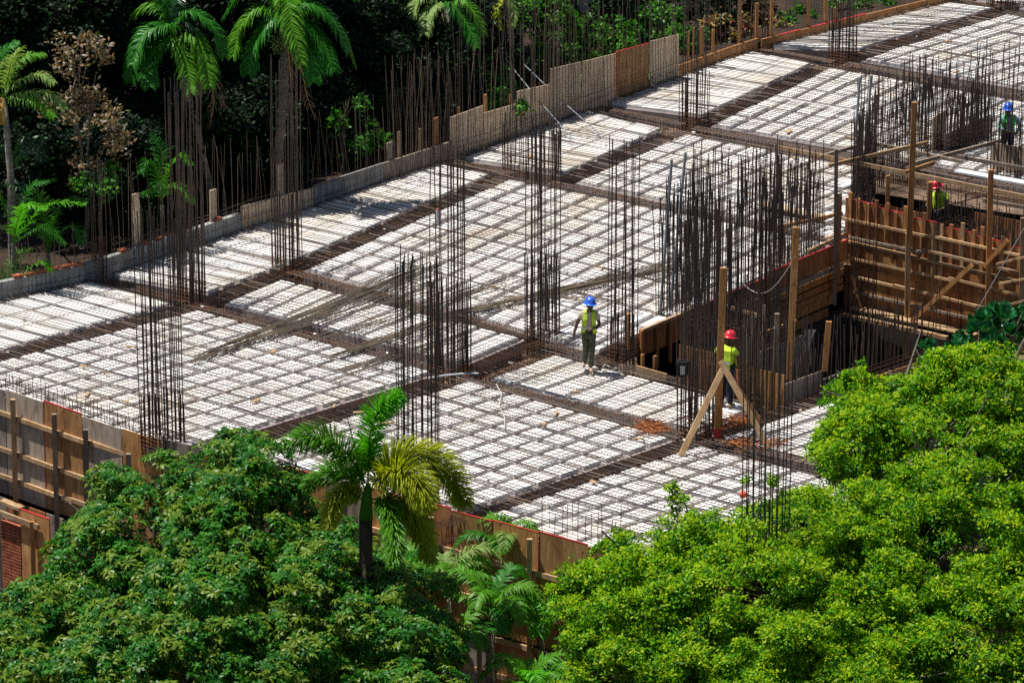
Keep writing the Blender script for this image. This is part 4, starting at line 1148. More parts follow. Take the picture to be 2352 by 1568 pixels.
def worker(loc, rot, label, P, helmet, shirt, trouser, vest, long_sleeve=False, vest_back=False, band=True, scale=1.0):
    """P: joint positions in metres, x right, -y towards the viewer, z up"""
    root = empty('person', loc, label, 'person'); root.rotation_euler = (0, 0, rot); root.scale = (scale,) * 3
    N = {'pelvis': (P['pelvis'], (.135, .10))}; E = []
    def add(k, r, par): N[k] = (P[k], r); E.append((par, k))
    add('belly', (.135, .10), 'pelvis'); add('chest', (.155, .11), 'belly'); add('neckb', (.075, .065), 'chest'); add('neck', .052, 'neckb')
    add('jaw', (.058, .066), 'neck'); add('head', (.074, .09), 'jaw'); add('crown', (.055, .065), 'head')
    for s in 'lr':
        add('sh' + s, .06, 'chest'); add('el' + s, .042, 'sh' + s); add('fa' + s, .04, 'el' + s); add('wr' + s, .027, 'fa' + s)
        add('hip' + s, .09, 'pelvis'); add('kn' + s, .058, 'hip' + s); add('ca' + s, .054, 'kn' + s); add('an' + s, .036, 'ca' + s); add('to' + s, .034, 'an' + s)
    # nose and ears
    h = Vector(P['head']); j = Vector(P['jaw']); fdir = Vector(P['face']).normalized(); sdir = fdir.cross(UPV).normalized()
    N['nose'] = (tuple(h * .55 + j * .45 + fdir * .105), .013); E.append(('head', 'nose'))
    for s, q in (('el', 1), ('er', -1)): N['ear' + s] = (tuple(h * .6 + j * .4 + sdir * (q * .082)), .014); E.append(('head', 'ear' + s))
    for s, sd_ in (('l', 1), ('r', -1)): hand(N, E, 'wr' + s, P['hd' + s], P['hn' + s], sd_, 'h' + s, P.get('curl' + s, .6))
    skin_mesh('body', N, E, M['skin'], root)
    # face: eyes and mouth
    for q in (1, -1):
        mb = MB(); c = h * .75 + j * .25 + fdir * .084 + sdir * (.03 * q); blob(mb, c, .012, .008, .008, 6, 0, 0)
        me = bpy.data.meshes.new('eye'); me.from_pydata(mb.v, [], mb.f); me.materials.append(M['black']); o = bpy.data.objects.new('eye', me); COL.objects.link(o); o.parent = root
    mb = MB(); c = h * .25 + j * .75 + fdir * .07; mb.tube([c - sdir * .025, c + fdir * .006, c + sdir * .025], .006, 5)
    me = bpy.data.meshes.new('mouth'); me.from_pydata(mb.v, [], mb.f); me.materials.append(M['black']); o = bpy.data.objects.new('mouth', me); COL.objects.link(o); o.parent = root
    # shirt
    N = {'pelvis': ((P['pelvis'][0], P['pelvis'][1], P['pelvis'][2] - .02), (.165, .125))}; E = []
    for k, r, par in (('belly', (.158, .122), 'pelvis'), ('chest', (.178, .13), 'belly'), ('neckb', (.085, .075), 'chest')): N[k] = (P[k], r); E.append((par, k))
    for s in 'lr':
        N['sh' + s] = (P['sh' + s], .082); E.append(('chest', 'sh' + s))
        a, b = Vector(P['sh' + s]), Vector(P['el' + s])
        if long_sleeve:
            N['el' + s] = (P['el' + s], .056); N['wr' + s] = (P['wr' + s], .04); E += [('sh' + s, 'el' + s), ('el' + s, 'wr' + s)]
        else: N['sl' + s] = (tuple(a * .4 + b * .6), .066); E.append(('sh' + s, 'sl' + s))
    skin_mesh('shirt', N, E, shirt, root)
    N = {'pelvis': (P['pelvis'], (.15, .115))}; E = []
    for s in 'lr':
        for k, r, par in (('hip', .105, 'pelvis'), ('kn', .078, 'hip'), ('ca', .074, 'kn'), ('an', .062, 'ca')):
            N[k + s] = (P[k + s], r); E.append((par if par == 'pelvis' else par + s, k + s))
    skin_mesh('trousers', N, E, trouser, root)
    for s in 'lr':
        a, t = Vector(P['an' + s]), Vector(P['to' + s]); d = (t - a); d.z = 0; d.normalize()
        N = {'a': (tuple(a + UPV * .02), .055), 'b': (tuple(a - d * .05 - UPV * .035), .046), 'c': (tuple(a + d * .07 - UPV * .03), .05), 'd': (tuple(a + d * .17 - UPV * .045), .036)}
        skin_mesh('boot', N, [('a', 'b'), ('a', 'c'), ('c', 'd')], M['boot'], root)
    # vest: two front straps and a back, laid over the chest
    def strip(pts, w, side, mat, name, dn):
        mb = MB()
        for i in range(len(pts) - 1):
            a, b = Vector(pts[i]), Vector(pts[i + 1])
            mb.face([a - side * w[i], b - side * w[i + 1], b + side * w[i + 1], a + side * w[i]])
            mb.face([a - side * w[i] + dn, a + side * w[i] + dn, b + side * w[i + 1] + dn, b - side * w[i + 1] + dn])
            mb.face([a - side * w[i], a - side * w[i] + dn, b - side * w[i + 1] + dn, b - side * w[i + 1]]); mb.face([a + side * w[i], b + side * w[i + 1], b + side * w[i + 1] + dn, a + side * w[i] + dn])
        me = bpy.data.meshes.new(name); me.from_pydata(mb.v, [], mb.f); me.materials.append(mat); o = bpy.data.objects.new(name, me); COL.objects.link(o); o.parent = root; return o
    ch, be, pe, nb = (Vector(P[k]) for k in ('chest', 'belly', 'pelvis', 'neckb'))
    f = Vector((0, -1, 0)); xs = Vector((1, 0, 0))
    for q in (-1, 1):
        strip([nb + xs * .075 * q + Vector((0, .02, .045)), nb + xs * .09 * q + f * .07 + UPV * .01, ch + xs * .105 * q + f * .145, be + xs * .12 * q + f * .15, pe + xs * .15 * q + f * .14 + UPV * .0],
              [.045, .045, .05, .045, .045], xs, vest, 'vest_front', f * -.012)
        if band: strip([be + xs * .12 * q + f * .156 + UPV * .03, be + xs * .12 * q + f * .156 - UPV * .03], [.05, .05], xs, M['reflect'], 'reflective_band', f * .004)
    strip([nb + Vector((0, .06, .045)), ch + Vector((0, .15, .08)), ch + Vector((0, .155, -.05)), be + Vector((0, .15, 0)), pe + Vector((0, .15, 0))], [.09, .17, .17, .16, .16], xs, vest, 'vest_back', Vector((0, -.012, 0)))
    if band: strip([be + Vector((0, .157, .04)), be + Vector((0, .157, -.03))], [.165, .165], xs, M['reflect'], 'reflective_band', Vector((0, .004, 0)))
    # belt
    mb = MB(); c = pe + UPV * .05; ring = []
    for k in range(25):
        a = 2 * math.pi * k / 24; ring.append(c + Vector((.172 * math.cos(a), .132 * math.sin(a), 0)))
    mb.tube(ring, .016, 5)
    me = bpy.data.meshes.new('belt'); me.from_pydata(mb.v, [], mb.f); me.materials.append(M['black']); o = bpy.data.objects.new('belt', me); COL.objects.link(o); o.parent = root
    # helmet
    up = (h - j).normalized(); c = h + up * .02
    mb = MB(); R, nseg = 7, 20
    fx = fdir - up * fdir.dot(up); fx.normalize(); sx_ = fx.cross(up).normalized()
    prof = [(0, .158), (.045, .15), (.085, .128), (.112, .09), (.124, .04), (.13, -.0), (.138, -.004), (.16, -.012)]
    for (r, z) in prof:
        for k in range(nseg):
            a = 2 * math.pi * k / nseg; rr = r * (1.15 if abs(math.cos(a)) > .0 else 1)
            ex = 1.12; peak = .04 * max(0, math.cos(a)) ** 2 if r > .15 else 0
            p = c + fx * ((rr * ex + peak) * math.cos(a) * .95) + sx_ * (rr * .88 * math.sin(a)) + up * z
            mb.v.append(tuple(p))
    for i in range(len(prof) - 1):
        for k in range(nseg):
            k2 = (k + 1) % nseg; mb.f.append((i * nseg + k, (i + 1) * nseg + k, (i + 1) * nseg + k2, i * nseg + k2)); mb.m.append(0)
    for q in (-.02, .02):
        mb.tube([c + up * .13 - fx * .10 + sx_ * q, c + up * .162 + sx_ * q, c + up * .13 + fx * .10 + sx_ * q], .006, 5)
    me = bpy.data.meshes.new('helmet'); me.from_pydata(mb.v, [], mb.f); me.materials.append(helmet); me.polygons.foreach_set('use_smooth', [True] * len(mb.f))
    o = bpy.data.objects.new('helmet', me); COL.objects.link(o); o.parent = root
    return root

P1 = dict(pelvis=(0, 0, .92), belly=(.0, -.01, 1.06), chest=(.01, -.02, 1.26), neckb=(.015, -.03, 1.41), neck=(.02, -.05, 1.46), jaw=(.02, -.09, 1.52), head=(.025, -.085, 1.62), crown=(.025, -.06, 1.68), face=(.1, -.9, -.45),
          shl=(.17, -.01, 1.36), ell=(.25, .0, 1.10), fal=(.18, -.10, 1.07), wrl=(.10, -.22, 1.07), hdl=(-.9, -.4, -.1), hnl=(0, .5, -.8), curll=.9,
          shr=(-.16, -.01, 1.36), elr=(-.27, .02, 1.12), far=(-.30, .0, 1.02), wrr=(-.345, -.06, .88), hdr=(-.1, -.1, -1), hnr=(1, 0, 0), curlr=.6,
          hipl=(.085, 0, .88), knl=(.07, -.13, .48), cal=(.06, -.12, .36), anl=(.05, -.10, .09), tol=(.06, -.24, .035),
          hipr=(-.085, 0, .88), knr=(-.06, .0, .50), car=(-.07, .08, .36), anr=(-.10, .19, .13), tor=(-.11, .07, .05))
c = G(1352, 853, .04)
worker(c + Vector((0, .1, 0)), 0, 'man in blue helmet, beige shirt and yellow vest walking over the floor with head bowed', P1, M['helmet_blue'], M['tee'], M['olive'], M['vest'])
P2 = dict(pelvis=(0, 0, .94), belly=(.0, -.0, 1.08), chest=(.01, -.02, 1.28), neckb=(.01, -.04, 1.42), neck=(.0, -.06, 1.47), jaw=(-.01, -.09, 1.53), head=(-.01, -.09, 1.63), crown=(-.01, -.07, 1.69), face=(-.1, -.9, -.35),
          shl=(.18, 0, 1.37), ell=(.34, .02, 1.14), fal=(.31, -.08, 1.07), wrl=(.20, -.20, 1.0), hdl=(-.8, -.4, -.2), hnl=(0, .3, -.9),
          shr=(-.17, 0, 1.37), elr=(-.27, -.04, 1.13), far=(-.20, -.13, 1.1), wrr=(-.08, -.24, 1.08), hdr=(.8, -.4, -.1), hnr=(0, .3, -.9),
          hipl=(.09, 0, .9), knl=(.10, -.03, .5), cal=(.11, -.01, .37), anl=(.11, .03, .09), tol=(.13, -.1, .035),
          hipr=(-.09, 0, .9), knr=(-.10, -.02, .5), car=(-.1, .0, .37), anr=(-.11, .03, .09), tor=(-.13, -.1, .035))
worker(G(2312, 386, .02), 0, 'man in blue helmet and green vest over pale blue sleeves at the right edge', P2, M['helmet_blue'], M['teeblue'], M['navy'], M['vestgreen'], True)
P3 = dict(P2); P3.update(neckb=(.0, -.05, 1.40), neck=(.0, -.08, 1.45), jaw=(.0, -.12, 1.50), head=(.0, -.14, 1.59), crown=(0, -.13, 1.65), shr=(-.17, -.03, 1.36), elr=(-.22, -.18, 1.16), far=(-.18, -.26, 1.13), wrr=(-.12, -.36, 1.12))
worker(G(1668, 934, .0), math.radians(150), 'man in red helmet and plain yellow vest seen from behind at the braced post', P3, M['helmet_red'], M['vest'], M['navy'], M['vest'])
q = G(2158, 562, -1.21)
worker(q, math.radians(-60), 'man in red helmet and yellow vest working down in the stair well', P3, M['helmet_red'], M['vest'], M['navy'], M['vest'], band=False)
# ================================================================== VEGETATION
def pack(quads_v, quads_m):
    """quads_v: list of 4-point quads -> (V, F, MI)"""
    V = np.array(quads_v, dtype=np.float32).reshape(-1, 3)
    F = np.arange(len(V), dtype=np.int32).reshape(-1, 4)
    return V, F, np.array(quads_m, dtype=np.int32)
def strip_leaf(path, widths, side, mi, qs, ms):
    for i in range(len(path) - 1):
        a, b = path[i], path[i + 1]
        qs.append([a - side * widths[i], a + side * widths[i], b + side * widths[i + 1], b - side * widths[i + 1]]); ms.append(mi)
def proto_mango(rng, mats=3):
    qs, ms = [], []; n = rng.randint(8, 12); L = rng.uniform(.17, .23); mi = rng.randrange(mats)
    for k in range(n):
        a = k * 2.4 + rng.uniform(-.3, .3); el = rng.uniform(.05, .75); l = L * rng.uniform(.75, 1.1)
        o = Vector((math.cos(a), math.sin(a), 0)); s = Vector((-math.sin(a), math.cos(a), 0))
        s = (s + UPV * rng.uniform(-.5, .5)).normalized()
        p0 = o * .012; p1 = p0 + (o * math.cos(el) + UPV * math.sin(el)) * l * .35
        p2 = p1 + (o * .93 + UPV * (math.sin(el) - .55)).normalized() * l * .35; p3 = p2 + (o * .6 - UPV * .8).normalized() * l * .32
        strip_leaf([p0, p1, p2, p3], [.004, .021, .019, .001], s, mi, qs, ms)
    return pack([[tuple(p) for p in q] for q in qs], ms)
def proto_sprig(rng, n0, n1, size, L, wd, mats, up=.5):
    qs, ms = [], []
    for k in range(rng.randint(n0, n1)):
        a = rng.uniform(0, 6.28); el = rng.uniform(-.2, 1.2) * up * 1.6
        o = Vector((math.cos(a) * math.cos(el), math.sin(a) * math.cos(el), math.sin(el)))
        c = Vector((rng.gauss(0, size), rng.gauss(0, size), rng.gauss(0, size * .5)))
        s = o.cross(Vector((rng.gauss(0, .5), rng.gauss(0, .5), 1))).normalized(); l = L * rng.uniform(.7, 1.2)
        b = c + o * l
        m = c + o * l * .55
        qs.append([c, m + s * wd, b, m - s * wd]); ms.append(rng.randrange(mats))
    return pack([[tuple(p) for p in q] for q in qs], ms)
def proto_broad(rng, mats):
    """fiddle-like rosette: big wavy upright leaves"""
    qs, ms = [], []
    for k in range(rng.randint(7, 10)):
        a = k * 2.4 + rng.uniform(-.3, .3); el = rng.uniform(.3, 1.2); l = rng.uniform(.16, .24)
        o = Vector((math.cos(a) * math.cos(el), math.sin(a) * math.cos(el), math.sin(el))); s = Vector((-math.sin(a), math.cos(a), 0))
        n = s.cross(o)
        p = [o * .02, o * l * .4, o * l * .8 - n * .02, o * l - n * .05]; mi = rng.randrange(mats)
        for sd_ in (-1, 1):
            w = [.01, .05, .07, .02]
            for i in range(3):
                e0 = p[i] + s * (sd_ * w[i]) + n * (.025 + .01 * rng.uniform(-1, 1)); e1 = p[i + 1] + s * (sd_ * w[i + 1]) + n * (.025 + .01 * rng.uniform(-1, 1))
                qs.append([p[i], e0, e1, p[i + 1]] if sd_ > 0 else [p[i], p[i + 1], e1, e0]); ms.append(mi)
    return pack([[tuple(q) for q in qq] for qq in qs], ms)

def scatter(name, mats, protos, pos, axis, scale, parent, seed=0):
    r = np.random.default_rng(seed); N = len(pos)
    ax = axis / np.maximum(np.linalg.norm(axis, axis=1, keepdims=True), 1e-6)
    t = r.normal(size=(N, 3)); x = np.cross(ax, t); x /= np.maximum(np.linalg.norm(x, axis=1, keepdims=True), 1e-6); y = np.cross(ax, x)
    which = r.integers(0, len(protos), N); VV, MM = [], []
    for k, (V, F, MI) in enumerate(protos):
        s = np.where(which == k)[0]
        if not len(s): continue
        R = np.stack([x[s], y[s], ax[s]], axis=1)            # rows
        P_ = np.einsum('vk,nkc->nvc', V, R) * scale[s][:, None, None] + pos[s][:, None, :]
        VV.append(P_.reshape(-1, 3)); MM.append(np.tile(MI, len(s)))
    V = np.concatenate(VV).astype(np.float32); MI = np.concatenate(MM).astype(np.int32)
    L = np.array(root_of(parent).location, dtype=np.float32) if parent is not None else np.zeros(3, np.float32)
    V = V - L
    nf = len(V) // 4
    me = bpy.data.meshes.new(name)
    me.vertices.add(len(V)); me.vertices.foreach_set('co', V.ravel())
    me.loops.add(len(V)); me.loops.foreach_set('vertex_index', np.arange(len(V), dtype=np.int32))
    me.polygons.add(nf); me.polygons.foreach_set('loop_start', np.arange(nf, dtype=np.int32) * 4)
    me.polygons.foreach_set('material_index', MI)
    for m in mats: me.materials.append(m)
    me.update(calc_edges=True)
    o = bpy.data.objects.new(name, me); COL.objects.link(o); o.parent = parent
    return o

def crown_points(hulls, sub_r, sub_density, per, seed, zmin=-.35, flat=.75, upb=.5, shell=(.7, 1.0), inner=.84, cull=None):
    """hulls: (center, (rx, ry, rz)); returns positions and axes of sprigs on sub-lobes of the hulls"""
    r = np.random.default_rng(seed); PP, AA, CC = [], [], []
    H = [(np.array(c, float), np.array(rr, float)) for c, rr in hulls]
    for hi, (c, rr) in enumerate(H):
        n = int(sub_density * 4 * math.pi * ((rr[0] * rr[1]) ** 1.6 / 3 + (rr[0] * rr[2]) ** 1.6 / 3 + (rr[1] * rr[2]) ** 1.6 / 3) ** (1 / 1.6))
        d = r.normal(size=(n * 2, 3)); d /= np.linalg.norm(d, axis=1, keepdims=True); d = d[d[:, 2] > zmin][:n]
        p = c + d * rr * r.uniform(.82, 1.1, (len(d), 1))
        keep = np.ones(len(p), bool)
        for hj, (c2, r2) in enumerate(H):
            if hj != hi: keep &= (((p - c2) / r2) ** 2).sum(1) > inner ** 2
        p, d = p[keep], d[keep]
        sr = sub_r * r.uniform(.6, 1.35, len(p))
        for q, n0, s in zip(p, d, sr):
            m = max(3, int(per * (s / sub_r) ** 2))
            e = r.normal(size=(m * 2, 3)) + n0 * .9 + np.array([0, 0, upb]); e /= np.linalg.norm(e, axis=1, keepdims=True); e = e[:m]
            w = r.uniform(shell[0], shell[1], (m, 1))
            PP.append(q + e * w * np.array([s, s, s * flat])); AA.append(e * .7 + np.array([0, 0, .6]) + r.normal(size=(m, 3)) * .25); CC.append(q)
    return np.concatenate(PP), np.concatenate(AA), H
def outside(pos, axis, H, k=.80):
    keep = np.ones(len(pos), bool)
    for c, r in H: keep &= (((pos - c) / r) ** 2).sum(1) > k ** 2
    return pos[keep], axis[keep]
def holes(pos, axis, size, thr, seed):
    r = np.random.default_rng(seed); n = np.zeros(len(pos))
    for k in range(9):
        d = r.normal(size=3); d /= np.linalg.norm(d); n += np.sin(pos @ d * (6.28 / size) * r.uniform(.6, 1.7) + r.uniform(0, 6.28))
    k = n / 3 > thr + r.normal(size=len(pos)) * .25
    return pos[k], axis[k]
def in_view(pos, axis, m=130):
    c, s = math.cos(TH), math.sin(TH); z = pos[:, 2] - CAMH
    zz = pos[:, 1] * c - z * s; yy = pos[:, 1] * s + z * c
    u = 1176 + FPX * pos[:, 0] / zz; v = 784 - FPX * yy / zz
    k = (u > -m) & (u < 2352 + m) & (v > -m - 60) & (v < 1568 + m)
    return pos[k], axis[k]
def limbs(mb, base, hulls, r0, fork=.45):
    b = Vector(base); c = sum((Vector(h[0]) for h in hulls), Vector()) / len(hulls)
    f = b + (c - b) * fork; f.x = b.x * .7 + f.x * .3
    mb.tube([b, b + (f - b) * .5 + Vector((.05, 0, 0)), f], [r0, r0 * .85, r0 * .7], 9)
    for h in hulls:
        e = Vector(h[0]); m = f + (e - f) * .5 + Vector((random.gauss(0, .2), random.gauss(0, .2), .15))
        mb.tube([f, m, e, e + (e - m) * .5], [r0 * .55, r0 * .38, r0 * .2, r0 * .05], 6)
        for k in range(4):
            t = e + Vector((random.gauss(0, h[1][0] * .55), random.gauss(0, h[1][1] * .55), h[1][2] * random.uniform(.2, .8)))
            mb.tube([m, (m + t) / 2 + UPV * .1, t], [r0 * .22, r0 * .13, r0 * .03], 5)
def HQ(x, y, Y, rx, ry, rz): return (tuple(Q(x, y, Y)), (rx, ry, rz))
rngp = random.Random(5)

# ---- large mango-like tree, front left
LM = [leafmat('deep_green_glossy_leaf', (0.012, 0.095, 0.006), .45, .22, .22), leafmat('mid_green_glossy_leaf', (0.035, 0.16, 0.008), .45, .24, .22), leafmat('olive_green_leaf', (0.12, 0.20, 0.012), .45, .26, .25)]
protos = [proto_mango(rngp) for _ in range(14)]
MH = [HQ(350, 1215, 97, 1.45, 1.6, 1.05), HQ(545, 1160, 97.5, 1.35, 1.6, 1.0), HQ(725, 1330, 97, 1.0, 1.5, .85), HQ(225, 1425, 95, 1.7, 1.9, 1.1), HQ(520, 1360, 94.5, 1.9, 1.9, 1.2), HQ(690, 1440, 94.2, 1.3, 1.7, 1.1),
      HQ(890, 1460, 95, 1.25, 1.6, 1.05), HQ(50, 1590, 93, 1.6, 1.8, 1.55), HQ(400, 1600, 92, 2.2, 2.2, 1.4), HQ(850, 1640, 93, 1.6, 1.8, 1.1)]
base = (MH[4][0][0], 94.5, -6.2)
root = empty('mango_tree', base, 'big dark green tree with drooping star-shaped leaf tufts filling the lower left', 'tree')
mb = MB(); limbs(mb, base, MH, .32); sub(mb, 'trunk', M['bark'], root)
p, a, H = crown_points(MH, .72, 1.0, 58, 21, zmin=-.6, flat=.62, upb=.5, inner=.78); p, a = outside(p, a, H, .74); p, a = holes(p, a, 1.3, -.45, 5)
H8 = [(c, tuple(x * .72 for x in r_)) for c, r_ in MH]; p9, a9, _ = crown_points(H8, .5, 2.2, 26, 22, zmin=-.6); p = np.concatenate([p, p9]); a = np.concatenate([a, a9]); p, a = in_view(p, a)
scatter('crown', LM, protos, p, a, RNG.uniform(.8, 1.25, len(p)), root, 1)
print('mango', len(p))

# ---- light green small-leaved tree, front right
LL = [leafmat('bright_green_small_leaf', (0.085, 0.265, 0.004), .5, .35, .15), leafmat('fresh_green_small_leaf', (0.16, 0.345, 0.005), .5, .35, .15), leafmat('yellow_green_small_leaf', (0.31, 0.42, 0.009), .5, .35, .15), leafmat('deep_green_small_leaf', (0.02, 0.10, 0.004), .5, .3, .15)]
protos = [proto_sprig(rngp, 8, 12, .05, .085, .021, 4, .5) for _ in range(16)]
protos_up = [(V, F, np.where(MI == 3, 2, np.where(MI == 0, 2, MI)).astype(np.int32)) for V, F, MI in protos]
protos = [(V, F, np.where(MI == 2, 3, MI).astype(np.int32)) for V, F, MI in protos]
TH_ = [HQ(1760, 1390, 95, 2.9, 2.2, 1.7), HQ(2180, 1270, 96.5, 2.3, 2.2, 1.6), HQ(2200, 1060, 99, 2.2, 2.0, 1.35), HQ(1990, 1060, 99, 1.1, 1.2, .95), HQ(1500, 1440, 94.5, 1.7, 1.6, 1.15), HQ(1470, 1300, 96, 1.0, .9, .62),
       HQ(1640, 1310, 96, 1.0, 1.0, .55), HQ(1860, 1230, 97, 1.2, 1.2, .8), HQ(2290, 900, 100, 1.2, 1.2, .75), HQ(2300, 1480, 94, 2.0, 2.0, 1.6), HQ(1850, 1590, 92.5, 2.6, 2.0, 1.4), HQ(1430, 1560, 93.5, 1.2, 1.2, .95), HQ(2060, 930, 100.5, .9, .7, .5), HQ(2050, 1490, 94, 1.5, 1.4, 1.1), HQ(1640, 1500, 94, 1.4, 1.4, 1.0)]
base = (TH_[0][0][0] + 1.2, 95.5, -6.2)
root = empty('light_green_tree', base, 'wide bright yellow-green tree of small leaves filling the lower right', 'tree')
mb = MB(); limbs(mb, base, TH_, .28)
SPR = [HQ(1560, 1130, 97.5, .42, .3, .2), HQ(1640, 1195, 97, .45, .3, .26), HQ(1700, 1260, 97, .5, .4, .3), HQ(1745, 1110, 98, .4, .3, .2), HQ(1790, 1165, 98, .5, .4, .25), HQ(1860, 1140, 98, .5, .4, .3), HQ(1920, 860, 101, .38, .3, .25), HQ(1955, 845, 101, .26, .3, .16),
       HQ(1890, 905, 100.5, .34, .3, .2), HQ(1950, 925, 100.5, .4, .3, .25), HQ(1880, 990, 100, .45, .4, .3), HQ(1870, 1060, 99, .4, .3, .3), HQ(1285, 1365, 96, .5, .4, .25), HQ(1390, 1240, 96.5, .4, .4, .25), HQ(2130, 860, 101, .45, .4, .3)]
for s in SPR:
    e = Vector(s[0]); t = min(TH_, key=lambda h: (Vector(h[0]) - e).length); mb.tube([Vector(t[0]), (Vector(t[0]) + e) / 2 - UPV * .1, e + UPV * .1], [.05, .03, .008], 5)
sub(mb, 'trunk', M['bark'], root)
p, a, H = crown_points(TH_, .55, 1.25, 95, 31, zmin=-.6, flat=.5, upb=.7, shell=(.45, 1.12), inner=.82); p, a = outside(p, a, H, .78); p, a = holes(p, a, 1.1, -.38, 6)
H8 = [(c, tuple(x * .70 for x in r_)) for c, r_ in TH_]; p9, a9, _ = crown_points(H8, .36, 5, 36, 32, zmin=-.6, flat=.7); p = np.concatenate([p, p9]); a = np.concatenate([a, a9])
SP2 = []
for s in SPR:
    e = Vector(s[0]); t = min(TH_, key=lambda h: (Vector(h[0]) - e).length); dd = Vector(t[0]) - e
    L_ = max(.3, dd.length - .8 * (t[1][0] + t[1][2]) / 2); nn = max(1, int(L_ / .3))
    for k in range(nn + 1):
        f = k / max(1, nn); q_ = e + dd.normalized() * (L_ * f)
        SP2.append((tuple(q_ + Vector((random.gauss(0, .08), random.gauss(0, .08), random.gauss(0, .05)))), (s[1][0] * (.55 + .6 * f), s[1][1] * (.6 + .5 * f), s[1][2] * (.6 + .5 * f))))
p2, a2, H2 = crown_points(SP2, .15, 7, 11, 33, zmin=-.8, flat=.6, upb=.4, shell=(.1, 1.0), inner=.2)
p = np.concatenate([p, p2]); a = np.concatenate([a, a2]); p, a = in_view(p, a)
up_mask = np.random.default_rng(8).random(len(p)) < np.clip((a[:, 2] / np.linalg.norm(a, axis=1) - .55) * 1.5, .05, .75)  # sprigs pointing upward more often get the yellower leaves
scatter('crown', LL, protos, p[~up_mask], a[~up_mask], RNG.uniform(.75, 1.3, int((~up_mask).sum())), root, 2)
scatter('upward_sprigs', LL, protos_up, p[up_mask], a[up_mask], RNG.uniform(.75, 1.3, int(up_mask.sum())), root, 4)
print('light', len(p))

# ---- dark glossy broad-leaved tree behind it
LB = [leafmat('dark_glossy_broad_leaf', (0.012, 0.10, 0.03), .3, .12, .6), leafmat('emerald_broad_leaf', (0.02, 0.16, 0.045), .32, .15, .6)]
protos = [proto_broad(rngp, 2) for _ in range(8)]
FH = [HQ(2300, 790, 104, .75, .7, .5), HQ(2220, 850, 103.5, .5, .5, .5), HQ(2160, 900, 103, .55, .5, .5), HQ(2330, 760, 104.5, .5, .5, .35), HQ(2060, 908, 102, .2, .2, .2), HQ(2120, 840, 104, .22, .25, .3), HQ(2260, 900, 103, .8, .6, .5)]
base = (FH[1][0][0], 103.4, -6.2)
root = empty('broad_leaved_tree', base, 'dark glossy tree with big wavy leaves behind the light green tree', 'tree')
mb = MB(); limbs(mb, base, FH, .15, .75); sub(mb, 'trunk', M['bark'], root)
p, a, H = crown_points(FH, .24, 3.0, 5, 41, zmin=-.3, flat=1, upb=.8, shell=(.4, 1.0), inner=.7); p, a = in_view(p, a)
scatter('crown', LB, protos, p, a, RNG.uniform(.9, 1.35, len(p)), root, 3)

# ------------------------------------------------------------------ palms
LP = {'green': leafmat('palm_green_leaf', (0.025, 0.16, 0.012), .45, .3, .25), 'yellow': leafmat('palm_yellow_green_leaf', (0.30, 0.34, 0.015), .5, .3, .2), 'mid': leafmat('palm_mid_green_leaf', (0.08, 0.24, 0.012), .45, .3, .25),
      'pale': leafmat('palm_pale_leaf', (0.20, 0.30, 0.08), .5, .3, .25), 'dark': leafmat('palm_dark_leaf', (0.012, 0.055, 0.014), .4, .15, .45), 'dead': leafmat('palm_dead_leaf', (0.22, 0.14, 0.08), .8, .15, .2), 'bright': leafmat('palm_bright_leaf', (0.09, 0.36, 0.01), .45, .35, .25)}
def bez(P_, t):
    P_ = [Vector(p) for p in P_]
    while len(P_) > 1: P_ = [P_[i] * (1 - t) + P_[i + 1] * t for i in range(len(P_) - 1)]
    return P_[0]
def frond(parent, ctrl, ll, n, style='flat', col='green', w=.014, droop=.5, stem=.012, prng=random, name='frond', fwd=.75):
    mb = MB(); m = 12
    # catmull through control points
    C_ = [Vector(c) for c in ctrl]; pts = []
    ext = [C_[0] * 2 - C_[1]] + C_ + [C_[-1] * 2 - C_[-2]]
    for i in range(1, len(ext) - 2):
        for k in range(m):
            t = k / m; a, b, c, d = ext[i - 1], ext[i], ext[i + 1], ext[i + 2]
            pts.append(.5 * ((2 * b) + (c - a) * t + (2 * a - 5 * b + 4 * c - d) * t * t + (3 * b - a - 3 * c + d) * t ** 3))
    pts.append(C_[-1]); M_ = len(pts)
    mb.tube(pts, [stem * (1 - .8 * i / M_) for i in range(M_)], 5, 0)
    for k in range(n):
        t = .12 + .88 * k / n if style == 'flat' else .10 + .9 * k / n
        i = min(M_ - 2, int(t * (M_ - 1))); f = t * (M_ - 1) - i
        p = pts[i] * (1 - f) + pts[i + 1] * f; tan = (pts[i + 1] - pts[i]).normalized()
        side = tan.cross(UPV)
        if side.length < .1: side = Vector((1, 0, 0))
        side.normalize(); up = side.cross(tan)
        L = ll * (math.sin(math.pi * min(1, .12 + t * .88)) ** .55 * .75 + .25) * prng.uniform(.85, 1.1)
        for q in (-1, 1):
            if style == 'flat': a = prng.uniform(-.1, .45)
            else: a = prng.uniform(-1.57, 1.57)
            d = (side * (q * math.cos(a)) + up * math.sin(a) + tan * (fwd + prng.uniform(-.15, .25))).normalized()
            p1 = p + d * (L * .45); d2 = (d - UPV * droop * prng.uniform(.6, 1.3)).normalized(); p2 = p1 + d2 * (L * .35); d3 = (d2 - UPV * droop).normalized(); p3 = p2 + d3 * (L * .25)
            s = d.cross(up if abs(d.dot(up)) < .8 else side).normalized()
            s = (s + up * prng.uniform(-.35, .35)).normalized() * w
            mb.face([p - s * .5, p + s * .5, p1 + s, p1 - s], 1); mb.face([p1 - s, p1 + s, p2 + s * .75, p2 - s * .75], 1); mb.face([p2 - s * .75, p2 + s * .75, p3 + s * .1, p3 - s * .1], 1)
    return sub(mb, name, [M['lumber'] if col == 'dead' else LP['mid'] if col not in ('dark',) else LP['dark'], LP[col]], parent)
